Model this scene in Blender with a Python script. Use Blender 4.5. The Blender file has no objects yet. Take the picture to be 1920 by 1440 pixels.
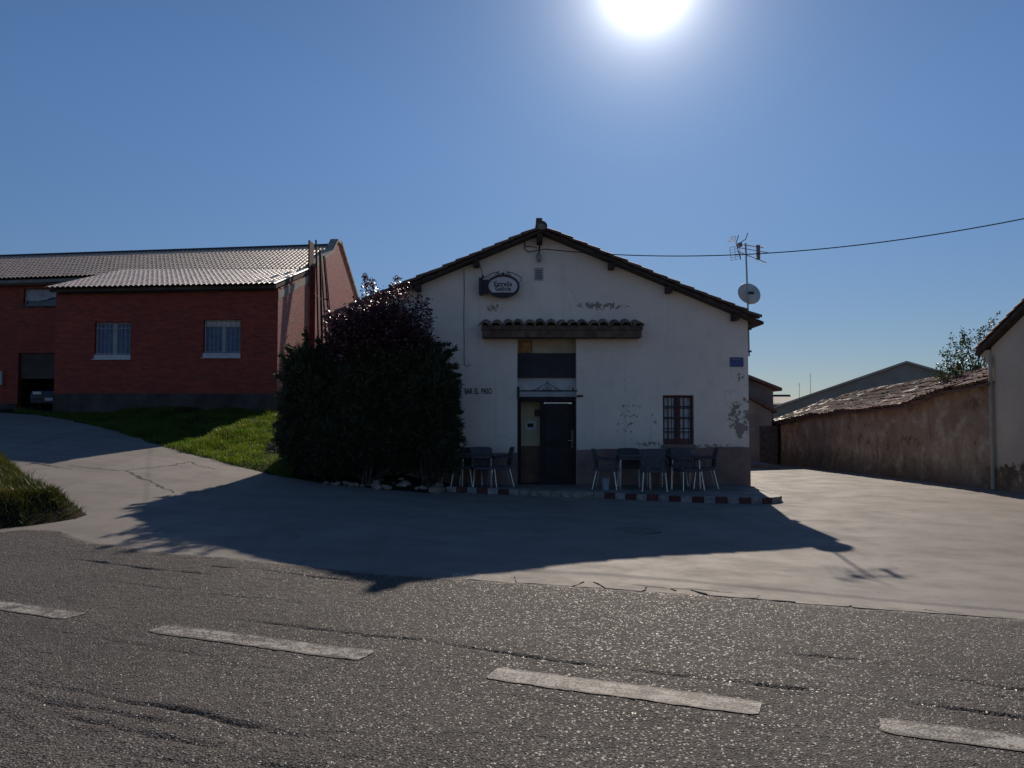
import bpy, bmesh, math, random
import numpy as np
from mathutils import Vector, Matrix, geometry

# ------------------------------------------------------------------ camera, sky, sun, exposure
scn = bpy.context.scene
COL = scn.collection
R = math.radians
random.seed(7)
rng = np.random.default_rng(11)

F = 1500.0 / 1920.0            # focal length in picture widths
PITCH = R(2.29)
CAMZ = 1.6
cam_d = bpy.data.cameras.new("camera")
cam_d.sensor_width = 36.0
cam_d.lens = 36.0 * F
cam_d.clip_start = 0.1
cam_d.clip_end = 2000.0
cam = bpy.data.objects.new("camera", cam_d)
COL.objects.link(cam)
cam.location = (0, 0, CAMZ)
cam.rotation_euler = (R(90) + PITCH, 0, 0)
scn.camera = cam

SUN_EL, SUN_AZ = R(28.6), R(9.7)           # azimuth from +Y towards +X
SUN = Vector((math.sin(SUN_AZ) * math.cos(SUN_EL), math.cos(SUN_AZ) * math.cos(SUN_EL), math.sin(SUN_EL)))

world = bpy.data.worlds.new("World")
scn.world = world
world.use_nodes = True
wn, wl = world.node_tree.nodes, world.node_tree.links
wn.clear()
w_out = wn.new("ShaderNodeOutputWorld")
w_bg = wn.new("ShaderNodeBackground")
sky = wn.new("ShaderNodeTexSky")
sky.sky_type = 'NISHITA'
sky.sun_disc = False
sky.sun_elevation = SUN_EL
sky.sun_rotation = SUN_AZ
sky.altitude = 900
sky.air_density = 1.0
sky.dust_density = 0.15
sky.ozone_density = 3.5
SKY_STRENGTH = 0.068
w_bg.inputs["Strength"].default_value = SKY_STRENGTH
# bright air close round the sun, as a function of the angle from the sun alone
tc = wn.new("ShaderNodeTexCoord")
dp = wn.new("ShaderNodeVectorMath"); dp.operation = 'DOT_PRODUCT'
dp.inputs[1].default_value = SUN
wl.new(tc.outputs["Generated"], dp.inputs[0])
ac = wn.new("ShaderNodeMath"); ac.operation = 'ARCCOSINE'; ac.use_clamp = False
wl.new(dp.outputs["Value"], ac.inputs[0])

def w_lobe(sigma_deg, amp, power):
    a = wn.new("ShaderNodeMath"); a.operation = 'DIVIDE'; a.inputs[1].default_value = R(sigma_deg)
    wl.new(ac.outputs[0], a.inputs[0])
    b = wn.new("ShaderNodeMath"); b.operation = 'POWER'; b.inputs[1].default_value = power
    wl.new(a.outputs[0], b.inputs[0])
    c = wn.new("ShaderNodeMath"); c.operation = 'MULTIPLY'; c.inputs[1].default_value = -1
    wl.new(b.outputs[0], c.inputs[0])
    d = wn.new("ShaderNodeMath"); d.operation = 'EXPONENT'
    wl.new(c.outputs[0], d.inputs[0])
    e = wn.new("ShaderNodeMath"); e.operation = 'MULTIPLY'; e.inputs[1].default_value = amp
    wl.new(d.outputs[0], e.inputs[0])
    return e.outputs[0]

l1 = w_lobe(1.3, 70.0, 1.4)
l2 = w_lobe(2.2, 33.0, 1.0)
l3 = w_lobe(11.0, 1.0, 1.1)
ad = wn.new("ShaderNodeMath"); ad.operation = 'ADD'
wl.new(l1, ad.inputs[0]); wl.new(l2, ad.inputs[1])
ad2 = wn.new("ShaderNodeMath"); ad2.operation = 'ADD'
wl.new(ad.outputs[0], ad2.inputs[0]); wl.new(l3, ad2.inputs[1])
glc = wn.new("ShaderNodeVectorMath"); glc.operation = 'SCALE'
glc.inputs[0].default_value = (1.0, 0.98, 0.95)
wl.new(ad2.outputs[0], glc.inputs["Scale"])
sm = wn.new("ShaderNodeVectorMath"); sm.operation = 'ADD'
# the dry upland air of the photograph: a deeper blue and a less milky horizon, the same all the way round
el_ = wn.new("ShaderNodeSeparateXYZ"); wl.new(tc.outputs["Generated"], el_.inputs[0])
mr = wn.new("ShaderNodeMapRange"); mr.interpolation_type = 'SMOOTHSTEP'
mr.inputs["From Min"].default_value = -0.02; mr.inputs["From Max"].default_value = 0.40
wl.new(el_.outputs["Z"], mr.inputs["Value"])
tint = wn.new("ShaderNodeMix"); tint.data_type = 'RGBA'
tint.inputs[6].default_value = (0.56, 0.585, 0.665, 1); tint.inputs[7].default_value = (0.755, 0.92, 1.06, 1)
wl.new(mr.outputs[0], tint.inputs[0])
tm = wn.new("ShaderNodeVectorMath"); tm.operation = 'MULTIPLY'
wl.new(sky.outputs["Color"], tm.inputs[0]); wl.new(tint.outputs[2], tm.inputs[1])
wl.new(tm.outputs[0], sm.inputs[0]); wl.new(glc.outputs[0], sm.inputs[1])
wl.new(sm.outputs[0], w_bg.inputs["Color"])
wl.new(w_bg.outputs[0], w_out.inputs["Surface"])

sun_d = bpy.data.lights.new("sun", 'SUN')
sun_d.energy = 4.0
sun_d.angle = R(0.5)
sun_d.color = (1.0, 0.88, 0.74)
sun = bpy.data.objects.new("sun", sun_d)
COL.objects.link(sun)
sun.rotation_euler = SUN.to_track_quat('Z', 'Y').to_euler()
sun.location = SUN * 100

scn.view_settings.view_transform = 'Standard'
scn.view_settings.look = 'None'
scn.view_settings.exposure = 0.0
scn.view_settings.gamma = 1.0
scn.view_settings.use_curve_mapping = False
scn.render.engine = 'CYCLES'
scn.cycles.max_bounces = 6
scn.cycles.sample_clamp_indirect = 4.0
scn.cycles.use_denoising = True

# ------------------------------------------------------------------ helpers
def ray(px, py):
    u, v = (px - 960) / 1500.0, (720 - py) / 1500.0
    return Vector((u, math.cos(PITCH) - v * math.sin(PITCH), math.sin(PITCH) + v * math.cos(PITCH)))

def W(px, py, y):
    """point at distance y that the photograph shows at (px, py)"""
    d = ray(px, py)
    return Vector((0, 0, CAMZ)) + d * (y / d.y)

def sstep(a, b, x):
    t = np.clip((np.asarray(x, float) - a) / (b - a), 0, 1)
    return t * t * (3 - 2 * t)

def ground_h(x, y):
    x = np.asarray(x, float); y = np.asarray(y, float)
    q = -x - 2.0
    s = 0.5 * (q + np.sqrt(q * q + 0.5))
    S = s / (1 + (s / 10.0) ** 4) ** 0.25
    t = (y - 7.0) / 11.0
    T = 0.5 * (t + np.sqrt(t * t + 0.02))
    T = np.minimum(T, 1.85)
    rise = 0.1 * S * T
    w = sstep(-3.0, 1.5, x)
    k = y - 18.0
    d = np.minimum(0.5 * (k + np.sqrt(k * k + 4.0)), 60.0)
    dip = -w * (0.10 * sstep(8.0, 15.7, y) + 0.022 * d * sstep(4, 7.5, x) + 0.004 * d)
    swale = -0.13 * sstep(0.5, 4.5, x) * np.exp(-((y - 9.8) / 3.2) ** 2)
    return rise + dip + swale

def gh(x, y):
    return float(ground_h(x, y))

def G(px, py):
    """where the sight line through (px, py) meets the ground"""
    d = ray(px, py)
    t = 1.0
    p = Vector((0, 0, CAMZ))
    while t < 90:
        q = p + d * t
        if q.z <= gh(q.x, q.y):
            return q
        t += 0.02
    return p + d * 90

class MB:
    """collects shapes and links them as one mesh object"""
    def __init__(self):
        self.v, self.f, self.m = [], [], []
        self.mi = 0
    def add(self, vs, fs):
        o = len(self.v)
        self.v += [tuple(p) for p in vs]
        self.f += [tuple(i + o for i in f) for f in fs]
        self.m += [self.mi] * len(fs)
        return self
    def box(self, x0, x1, y0, y1, z0, z1, mat=None):
        vs = [(x0, y0, z0), (x1, y0, z0), (x1, y1, z0), (x0, y1, z0), (x0, y0, z1), (x1, y0, z1), (x1, y1, z1), (x0, y1, z1)]
        if mat is not None:
            vs = [mat @ Vector(p) for p in vs]
        return self.add(vs, [(0, 3, 2, 1), (4, 5, 6, 7), (0, 1, 5, 4), (1, 2, 6, 5), (2, 3, 7, 6), (3, 0, 4, 7)])
    def bar(self, a, b, r, n=6, r2=None, caps=True):
        return self.tube([a, b], r, n, r2, caps)
    def tube(self, pts, r, n=6, r2=None, caps=True):
        pts = [Vector(p) for p in pts]
        r2 = r if r2 is None else r2
        vs, fs = [], []
        up = None
        for i, p in enumerate(pts):
            t = (pts[min(i + 1, len(pts) - 1)] - pts[max(i - 1, 0)])
            t.normalize()
            ref = Vector((0, 0, 1)) if abs(t.z) < 0.9 else Vector((1, 0, 0))
            a = t.cross(ref).normalized(); b = t.cross(a)
            rr = r + (r2 - r) * i / max(1, len(pts) - 1)
            for k in range(n):
                an = 2 * math.pi * k / n
                vs.append(p + a * math.cos(an) * rr + b * math.sin(an) * rr)
        for i in range(len(pts) - 1):
            for k in range(n):
                k2 = (k + 1) % n
                fs.append((i * n + k, i * n + k2, (i + 1) * n + k2, (i + 1) * n + k))
        if caps:
            fs.append(tuple(range(n - 1, -1, -1)))
            e = (len(pts) - 1) * n
            fs.append(tuple(e + k for k in range(n)))
        return self.add(vs, fs)
    def prism(self, poly, y0, y1, ax='y'):
        """outline in (a, z) pushed from y0 to y1"""
        n = len(poly)
        def P(a, c, d):
            return (a, d, c) if ax == 'y' else ((d, a, c) if ax == 'x' else (a, c, d))
        vs = [P(a, c, y0) for a, c in poly] + [P(a, c, y1) for a, c in poly]
        fs = [tuple(range(n)), tuple(range(2 * n - 1, n - 1, -1))]
        for i in range(n):
            j = (i + 1) % n
            fs.append((i, i + n, j + n, j))
        return self.add(vs, fs)
    def lathe(self, prof, n=16, c=(0, 0, 0)):
        vs, fs = [], []
        for r, z in prof:
            for k in range(n):
                a = 2 * math.pi * k / n
                vs.append((c[0] + r * math.cos(a), c[1] + r * math.sin(a), c[2] + z))
        for i in range(len(prof) - 1):
            for k in range(n):
                k2 = (k + 1) % n
                fs.append((i * n + k, i * n + k2, (i + 1) * n + k2, (i + 1) * n + k))
        fs.append(tuple(range(n - 1, -1, -1)))
        e = (len(prof) - 1) * n
        fs.append(tuple(e + k for k in range(n)))
        return self.add(vs, fs)
    def mesh(self, name, mats):
        me = bpy.data.meshes.new(name)
        me.from_pydata(self.v, [], self.f)
        for m in (mats if isinstance(mats, (list, tuple)) else [mats]):
            me.materials.append(m)
        if any(self.m):
            me.polygons.foreach_set("material_index", self.m)
        bm = bmesh.new(); bm.from_mesh(me)
        bmesh.ops.recalc_face_normals(bm, faces=bm.faces)
        bm.to_mesh(me); bm.free()
        me.update()
        return me
    def build(self, name, mats, parent=None, smooth=False, bevel=0):
        me = self.mesh(name, mats)
        if bevel:
            bm = bmesh.new(); bm.from_mesh(me)
            bmesh.ops.bevel(bm, geom=bm.edges[:], offset=bevel, segments=2, affect='EDGES', profile=0.6)
            bm.to_mesh(me); bm.free()
        if smooth:
            me.polygons.foreach_set("use_smooth", [True] * len(me.polygons))
        return link(name, me, parent)

def link(name, me, parent=None, loc=None, rot=None):
    o = bpy.data.objects.new(name, me)
    COL.objects.link(o)
    if parent is not None:
        o.parent = parent
    if loc is not None:
        o.location = loc
    if rot is not None:
        o.rotation_euler = rot
    return o

def tag(o, label, cat, group=None):
    o["label"] = label; o["category"] = cat
    if group:
        o["group"] = group
    return o

def thing(name, label, cat, loc=(0, 0, 0), rz=0.0, group=None):
    o = bpy.data.objects.new(name, None)
    COL.objects.link(o)
    o.location = loc; o.rotation_euler = (0, 0, rz)
    o.empty_display_size = 0.2
    return tag(o, label, cat, group)

def struct(o):
    o["kind"] = "structure"; return o

def stuff(o):
    o["kind"] = "stuff"; return o

def dup(root, loc, rz, label=None, group=None):
    r = root.copy(); COL.objects.link(r)
    r.location = loc; r.rotation_euler = (0, 0, rz)
    if label: r["label"] = label
    if group: r["group"] = group
    for ch in list(root.children):
        c = ch.copy(); COL.objects.link(c); c.parent = r
        for g in ch.children:
            d = g.copy(); COL.objects.link(d); d.parent = c
    return r

def np_mesh(name, V, Fc, mat, smooth=False):
    """V (n,3), Fc (m,k) arrays of one face size"""
    me = bpy.data.meshes.new(name)
    V = np.ascontiguousarray(V, dtype=np.float32); Fc = np.ascontiguousarray(Fc, dtype=np.int32)
    k = Fc.shape[1]
    me.vertices.add(len(V)); me.vertices.foreach_set("co", V.ravel())
    me.loops.add(Fc.size); me.loops.foreach_set("vertex_index", Fc.ravel())
    me.polygons.add(len(Fc))
    me.polygons.foreach_set("loop_start", np.arange(0, Fc.size, k, dtype=np.int32))
    me.polygons.foreach_set("loop_total", np.full(len(Fc), k, dtype=np.int32))
    me.polygons.foreach_set("use_smooth", np.full(len(Fc), bool(smooth)))
    me.materials.append(mat)
    me.update(calc_edges=True)
    me.validate()
    return me

def grid_mesh(name, xs, ys, zf, mat, keep=None, smooth=True, xy=None):
    X, Y = np.meshgrid(xs, ys)
    if xy is not None:
        X, Y = xy(X, Y)
    Z = zf(X, Y)
    V = np.stack([X.ravel(), Y.ravel(), Z.ravel()], 1)
    nx, ny = len(xs), len(ys)
    i = np.arange(nx - 1)[None, :] + np.arange(ny - 1)[:, None] * nx
    Fc = np.stack([i, i + 1, i + 1 + nx, i + nx], -1).reshape(-1, 4)
    if keep is not None:
        k = keep(X, Y).ravel()
        Fc = Fc[k[Fc].all(1)]
        used = np.unique(Fc)
        remap = -np.ones(len(V), int); remap[used] = np.arange(len(used))
        V = V[used]; Fc = remap[Fc]
    return np_mesh(name, V, Fc, mat, smooth)

# value noise for geometry
_perm = np.random.default_rng(3).random((256, 256))
def vnoise(x, y, s=1.0, o=0.0):
    x = np.asarray(x, float) * s + o; y = np.asarray(y, float) * s + o * 1.7
    xi = np.floor(x).astype(int); yi = np.floor(y).astype(int)
    fx = x - xi; fy = y - yi
    fx = fx * fx * (3 - 2 * fx); fy = fy * fy * (3 - 2 * fy)
    g = lambda a, b: _perm[a & 255, b & 255]
    return (g(xi, yi) * (1 - fx) + g(xi + 1, yi) * fx) * (1 - fy) + (g(xi, yi + 1) * (1 - fx) + g(xi + 1, yi + 1) * fx) * fy - 0.5

def fbm(x, y, s=1.0, o=0.0, n=4):
    v = 0; a = 1.0
    for k in range(n):
        v = v + a * vnoise(x, y, s * 2 ** k, o + 13.1 * k); a *= 0.5
    return v

# ------------------------------------------------------------------ materials
class NT:
    def __init__(self, name):
        self.m = bpy.data.materials.new(name); self.m.use_nodes = True
        self.t = self.m.node_tree; self.n = self.t.nodes; self.l = self.t.links
        self.n.clear()
        self.out = self.n.new("ShaderNodeOutputMaterial")
        self.b = self.n.new("ShaderNodeBsdfPrincipled")
        self.l.new(self.b.outputs[0], self.out.inputs[0])
        self._pos = None
    def new(self, t, **kw):
        n = self.n.new(t)
        for k, v in kw.items():
            setattr(n, k, v)
        return n
    def pos(self, kind="Object"):
        return self.new("ShaderNodeTexCoord").outputs[kind]
    def wpos(self):
        if self._pos is None:
            self._pos = self.new("ShaderNodeNewGeometry").outputs["Position"]
        return self._pos
    def set(self, sock, v):
        if hasattr(v, "node") or hasattr(v, "is_output"):
            self.l.new(v, sock)
        else:
            if isinstance(v, (tuple, list)) and len(v) == 3 and sock.type == 'RGBA':
                v = (*v, 1)
            sock.default_value = v
    def math(self, op, a, b=None, c=None, clamp=False):
        n = self.new("ShaderNodeMath", operation=op, use_clamp=clamp)
        self.set(n.inputs[0], a)
        if b is not None: self.set(n.inputs[1], b)
        if c is not None: self.set(n.inputs[2], c)
        return n.outputs[0]
    def noise(self, vec, scale, detail=4, rough=0.55, out="Fac"):
        n = self.new("ShaderNodeTexNoise")
        n.inputs["Scale"].default_value = scale; n.inputs["Detail"].default_value = detail; n.inputs["Roughness"].default_value = rough
        if vec is not None: self.l.new(vec, n.inputs["Vector"])
        return n.outputs[out]
    def voro(self, vec, scale, feature='F1', out="Distance", rnd=1.0):
        n = self.new("ShaderNodeTexVoronoi", feature=feature)
        n.inputs["Scale"].default_value = scale; n.inputs["Randomness"].default_value = rnd
        if vec is not None: self.l.new(vec, n.inputs["Vector"])
        return n.outputs[out]
    def ramp(self, v, a, b, lo=0.0, hi=1.0, smooth=True):
        n = self.new("ShaderNodeMapRange", interpolation_type='SMOOTHSTEP' if smooth else 'LINEAR')
        self.set(n.inputs["Value"], v)
        for k, x in (("From Min", a), ("From Max", b), ("To Min", lo), ("To Max", hi)):
            n.inputs[k].default_value = x
        return n.outputs[0]
    def mix(self, f, a, b, blend='MIX'):
        n = self.new("ShaderNodeMix", data_type='RGBA', blend_type=blend)
        self.set(n.inputs[0], f); self.set(n.inputs[6], a); self.set(n.inputs[7], b)
        return n.outputs[2]
    def sep(self, v):
        n = self.new("ShaderNodeSeparateXYZ"); self.l.new(v, n.inputs[0]); return n.outputs
    def comb(self, x, y, z):
        n = self.new("ShaderNodeCombineXYZ")
        for i, a in enumerate((x, y, z)): self.set(n.inputs[i], a)
        return n.outputs[0]
    def vmath(self, op, a, b=None, scale=None):
        n = self.new("ShaderNodeVectorMath", operation=op)
        self.set(n.inputs[0], a)
        if b is not None: self.set(n.inputs[1], b)
        if scale is not None: self.set(n.inputs["Scale"], scale)
        return n.outputs[0] if op not in ('LENGTH', 'DOT_PRODUCT', 'DISTANCE') else n.outputs["Value"]
    def bump(self, h, strength=0.5, dist=0.01, normal=None):
        n = self.new("ShaderNodeBump")
        n.inputs["Strength"].default_value = strength; n.inputs["Distance"].default_value = dist
        self.l.new(h, n.inputs["Height"])
        if normal is not None: self.l.new(normal, n.inputs["Normal"])
        return n.outputs[0]
    def rand(self):
        return self.new("ShaderNodeObjectInfo").outputs["Random"]
    def done(self, color=None, rough=None, normal=None, spec=0.4, metal=0.0):
        if color is not None: self.set(self.b.inputs["Base Color"], color)
        if rough is not None: self.set(self.b.inputs["Roughness"], rough)
        if normal is not None: self.l.new(normal, self.b.inputs["Normal"])
        self.b.inputs["Specular IOR Level"].default_value = spec
        self.b.inputs["Metallic"].default_value = metal
        return self.m

def M(name, c, var=0.25, rough=0.8, scale=3.0, bump=0.3, bscale=60.0, bdist=0.004, spec=0.3, metal=0.0, rnd=0.0, c2=None):
    t = NT(name)
    p = t.pos()
    n1 = t.noise(p, scale, 5)
    dark = tuple(x * (1 - var) for x in c) if c2 is None else c2
    lite = tuple(min(1, x * (1 + var)) for x in c) if c2 is None else c
    col = t.mix(t.ramp(n1, 0.3, 0.7), dark, lite)
    if rnd:
        k = t.math('MULTIPLY_ADD', t.rand(), 2 * rnd, 1 - rnd)
        col = t.mix(1.0, col, t.comb(k, k, k), 'MULTIPLY')
    nrm = None
    if bump:
        nrm = t.bump(t.noise(p, bscale, 3), bump, bdist)
    return t.done(col, rough, nrm, spec, metal)

# ------------------------------------------------------------------ ground, road, concrete
TX, TY = 0.9248, -0.3805          # along the road
NX, NY = 0.3805, 0.9248           # across it, away from the camera
def sn2xy(s, n):
    return s * TX + n * NX, s * TY + n * NY
def xy2sn(x, y):
    return x * TX + y * TY, x * NX + y * NY

def crack_nodes(t, p, pts):
    best = None
    for a, b in zip(pts[:-1], pts[1:]):
        ba = (b[0] - a[0], b[1] - a[1], 0.0)
        L2 = ba[0] ** 2 + ba[1] ** 2
        pa = t.vmath('SUBTRACT', p, (a[0], a[1], 0.0))
        hh = t.math('DIVIDE', t.vmath('DOT_PRODUCT', pa, ba), L2, clamp=True)
        q = t.vmath('SCALE', ba, scale=hh)
        d = t.vmath('LENGTH', t.vmath('SUBTRACT', pa, q))
        best = d if best is None else t.math('MINIMUM', best, d)
    return best

def mat_earth():
    t = NT("earth")
    p = t.wpos()
    c = t.mix(t.ramp(t.noise(p, 0.6, 5), 0.35, 0.65), (0.26, 0.21, 0.14), (0.18, 0.16, 0.08))
    return t.done(c, 0.95, t.bump(t.noise(p, 18, 5), 0.6, 0.03), 0.1)

def mat_concrete():
    t = NT("worn_concrete")
    p = t.wpos()
    x, y, z = t.sep(p)
    flat = t.comb(x, y, 0.0)
    s = t.math('ADD', t.math('MULTIPLY', x, TX), t.math('MULTIPLY', y, TY))
    n = t.math('ADD', t.math('MULTIPLY', x, NX), t.math('MULTIPLY', y, NY))
    big = t.noise(flat, 0.35, 5, 0.6)
    mid = t.noise(flat, 1.2, 7, 0.68)
    streak = t.noise(t.comb(t.math('MULTIPLY', s, 0.3), t.math('MULTIPLY', n, 1.5), 0.0), 1.0, 6, 0.65)
    c = t.mix(t.ramp(big, 0.3, 0.7), (0.212, 0.187, 0.165), (0.268, 0.238, 0.212))
    c = t.mix(t.math('MULTIPLY', t.ramp(mid, 0.42, 0.72), 0.55), c, (0.145, 0.133, 0.12))
    c = t.mix(t.math('MULTIPLY', t.ramp(streak, 0.46, 0.74), 0.4), c, (0.15, 0.138, 0.125))
    lane = t.noise(t.comb(t.math('MULTIPLY', t.math('ADD', x, t.math('MULTIPLY', y, 0.16)), 1.7), t.math('MULTIPLY', y, 0.16), 3.0), 1.0, 6, 0.7)
    c = t.mix(t.math('MULTIPLY', t.ramp(lane, 0.5, 0.68), 0.32), c, (0.135, 0.12, 0.107))
    spots = t.voro(flat, 2.3)
    c = t.mix(t.ramp(t.math('ADD', spots, t.math('MULTIPLY', t.noise(flat, 14, 3), 0.12)), 0.09, 0.13, 0.45, 0), c, (0.09, 0.08, 0.07))
    grit = t.noise(flat, 45, 5, 0.8)
    c = t.mix(t.math('MULTIPLY', t.ramp(grit, 0.55, 0.75), 0.4), c, (0.12, 0.105, 0.092))
    grain = t.voro(flat, 60)
    c = t.mix(t.math('MULTIPLY', t.ramp(grain, 0.1, 0.35, 1, 0), 0.25), c, (0.33, 0.31, 0.28))
    # cracks
    wob = t.vmath('SUBTRACT', t.noise(flat, 3.0, 4, out="Color"), (0.5, 0.5, 0.5))
    wp = t.vmath('ADD', flat, t.vmath('MULTIPLY', wob, (0.35, 0.35, 0.0)))
    w0 = None
    for line in CRACKS:
        d = crack_nodes(t, wp, line)
        w0 = d if w0 is None else t.math('MINIMUM', w0, d)
    wid = t.math('MULTIPLY_ADD', t.noise(flat, 5.0, 2), 0.06, -0.008)
    ck = t.ramp(t.math('SUBTRACT', w0, wid), 0.0, 0.012, 1, 0)
    c = t.mix(ck, c, (0.035, 0.032, 0.022))
    h = t.math('ADD', t.math('MULTIPLY', t.noise(flat, 90, 3), 0.6), t.math('MULTIPLY', t.noise(flat, 25, 4), 0.7))
    h = t.math('SUBTRACT', h, t.math('MULTIPLY', ck, 2.5))
    return t.done(c, t.ramp(mid, 0.3, 0.7, 0.72, 0.85), t.bump(h, 0.55, 0.008), 0.22)

def mat_asphalt():
    t = NT("chipped_asphalt")
    p = t.wpos()
    x, y, z = t.sep(p)
    flat = t.comb(x, y, 0.0)
    s = t.math('ADD', t.math('MULTIPLY', x, TX), t.math('MULTIPLY', y, TY))
    n = t.math('ADD', t.math('MULTIPLY', x, NX), t.math('MULTIPLY', y, NY))
    v1 = t.new("ShaderNodeTexVoronoi", feature='F1'); v1.inputs["Scale"].default_value = 78
    t.l.new(flat, v1.inputs["Vector"])
    v2 = t.voro(flat, 150)
    chip = t.sep(v1.outputs["Color"])
    c = t.mix(chip[0], (0.108, 0.094, 0.084), (0.20, 0.174, 0.156))
    c = t.mix(t.ramp(chip[1], 0.86, 0.9), c, (0.28, 0.24, 0.21))
    c = t.mix(t.ramp(v1.outputs["Distance"], 0.35, 0.7), c, (0.03, 0.028, 0.027))
    wear = t.noise(t.comb(t.math('MULTIPLY', s, 0.35), t.math('MULTIPLY', n, 1.6), 0.0), 1.0, 5, 0.6)
    c = t.mix(t.math('MULTIPLY', t.ramp(wear, 0.4, 0.7), 0.45), c, (0.075, 0.064, 0.057))
    c = t.mix(t.math('MULTIPLY', t.ramp(t.noise(flat, 0.8, 4), 0.45, 0.75), 0.25), c, (0.15, 0.135, 0.12))
    c = t.mix(t.math('MULTIPLY', t.ramp(t.noise(flat, 0.45, 6, 0.65), 0.52, 0.62), 0.35), c, (0.055, 0.047, 0.042))
    ga = t.new("ShaderNodeAttribute"); ga.attribute_name = "groove"
    c = t.mix(t.math('MULTIPLY', ga.outputs["Fac"], 0.8), c, (0.02, 0.018, 0.016))
    ea = t.new("ShaderNodeAttribute"); ea.attribute_name = "edge_gap"
    em = t.ramp(t.math('SUBTRACT', ea.outputs["Fac"], t.math('MULTIPLY', t.noise(flat, 4.0, 6, 0.7), 0.42)), -0.14, -0.05, 1, 0)
    c = t.mix(t.math('MULTIPLY', em, 0.85), c, t.mix(chip[0], (0.17, 0.147, 0.128), (0.25, 0.215, 0.187)))
    h = t.math('SUBTRACT', 1.0, v1.outputs["Distance"])
    h = t.math('ADD', t.math('MULTIPLY', h, t.math('MULTIPLY_ADD', chip[2], 1.1, 0.35)), t.math('MULTIPLY', v2, -0.35))
    h = t.math('ADD', h, t.math('MULTIPLY', t.noise(flat, 14, 4), 1.2))
    rg = t.ramp(chip[1], 0.84, 0.96, 0.85, 0.40)
    spk = t.ramp(chip[1], 0.84, 0.96, 0.2, 0.32)
    t.set(t.b.inputs["Specular IOR Level"], spk)
    m_ = t.done(c, rg, t.bump(h, 0.85, 0.010), 0.3)
    t.l.new(spk, t.b.inputs["Specular IOR Level"])
    return m_

def px_path(pts):
    return [(lambda g: (g.x, g.y))(G(a, b)) for a, b in pts]

CRACKS = [px_path([(128, 874), (235, 883), (285, 905)]), px_path([(235, 883), (330, 872), (352, 866), (400, 880)]),
          px_path([(285, 905), (330, 925)]), px_path([(130, 880), (60, 868)]),
          px_path([(1105, 1092), (1260, 1104), (1450, 1121), (1600, 1139), (1640, 1146)])]

EARTH = mat_earth()
CONC = mat_concrete()
ASPH = mat_asphalt()

def far_line(a, b, n, far):
    core = np.linspace(a, b, n)
    ext = np.array([8, 20, 45, 90, 200, far], float)
    return np.concatenate([(a - ext)[::-1], core, b + ext])
def ground_far(X, Y):
    Xc, Yc = np.clip(X, -24, 40), np.clip(Y, -10, 60)
    return ground_h(Xc, Yc) - 0.06
ground = link("ground", grid_mesh("ground", far_line(-24, 40, 90, 600), far_line(-10, 60, 90, 600), ground_far, EARTH))
struct(ground)

fc = link("forecourt", grid_mesh("forecourt", np.arange(-24, 16.1, 0.3), np.arange(5.0, 38.1, 0.3), ground_h, CONC,
                                 keep=lambda X, Y: (X * NX + Y * NY > 6.4)))
struct(fc)

EDGE_PX = [(-260, 1012), (-100, 1006), (0, 1000), (60, 993), (118, 996), (180, 1018), (300, 1035), (430, 1046), (550, 1060), (750, 1079), (960, 1095), (1200, 1110), (1440, 1127), (1680, 1147), (1920, 1164)]
_e = sorted([(float(xy2sn(g.x, g.y)[0]), float(xy2sn(g.x, g.y)[1])) for g in (G(*p) for p in EDGE_PX)])
_es, _en = np.array([p[0] for p in _e]), np.array([p[1] for p in _e])
def road_edge(s):
    s = np.asarray(s, float)
    return np.interp(s, _es, _en) + 0.045 * fbm(s, s * 0, 1.4, 5.0, 4) + 0.012 * fbm(s, s * 0, 9.0, 5.0, 3)

GROOVES = [  # (n, s0, s1, depth, half width, wobble)
    (5.00, -4.6, 3.0, 0.028, 0.026, 0.05), (3.36, -4.7, -2.2, 0.030, 0.026, 0.05), (3.20, -4.5, -3.0, 0.024, 0.024, 0.06), (3.08, -4.2, -2.6, 0.022, 0.022, 0.06),
    (3.02, -2.9, -0.9, 0.022, 0.024, 0.07), (3.16, -1.9, 0.2, 0.02, 0.022, 0.06), (2.86, -3.4, -0.6, 0.022, 0.024, 0.06), (2.72, -2.4, 0.2, 0.022, 0.024, 0.06),
    (5.72, -0.5, 0.55, 0.034, 0.032, 0.06), (5.52, 0.3, 1.6, 0.02, 0.03, 0.06), (6.22, -7.8, -5.7, 0.03, 0.032, 0.05), (6.6, -6.5, -4.2, 0.03, 0.032, 0.06),
    (4.20, -5.6, -3.6, 0.012, 0.02, 0.06), (4.25, -1.9, 0.3, 0.010, 0.02, 0.05), (5.35, 0.6, 2.6, 0.014, 0.025, 0.05),
    (5.62, -6.8, -3.9, 0.012, 0.02, 0.06), (2.98, 0.0, 1.2, 0.02, 0.03, 0.06)]
def groove_sn(s, n):
    return road_z_sn(s, n, True)
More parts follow.
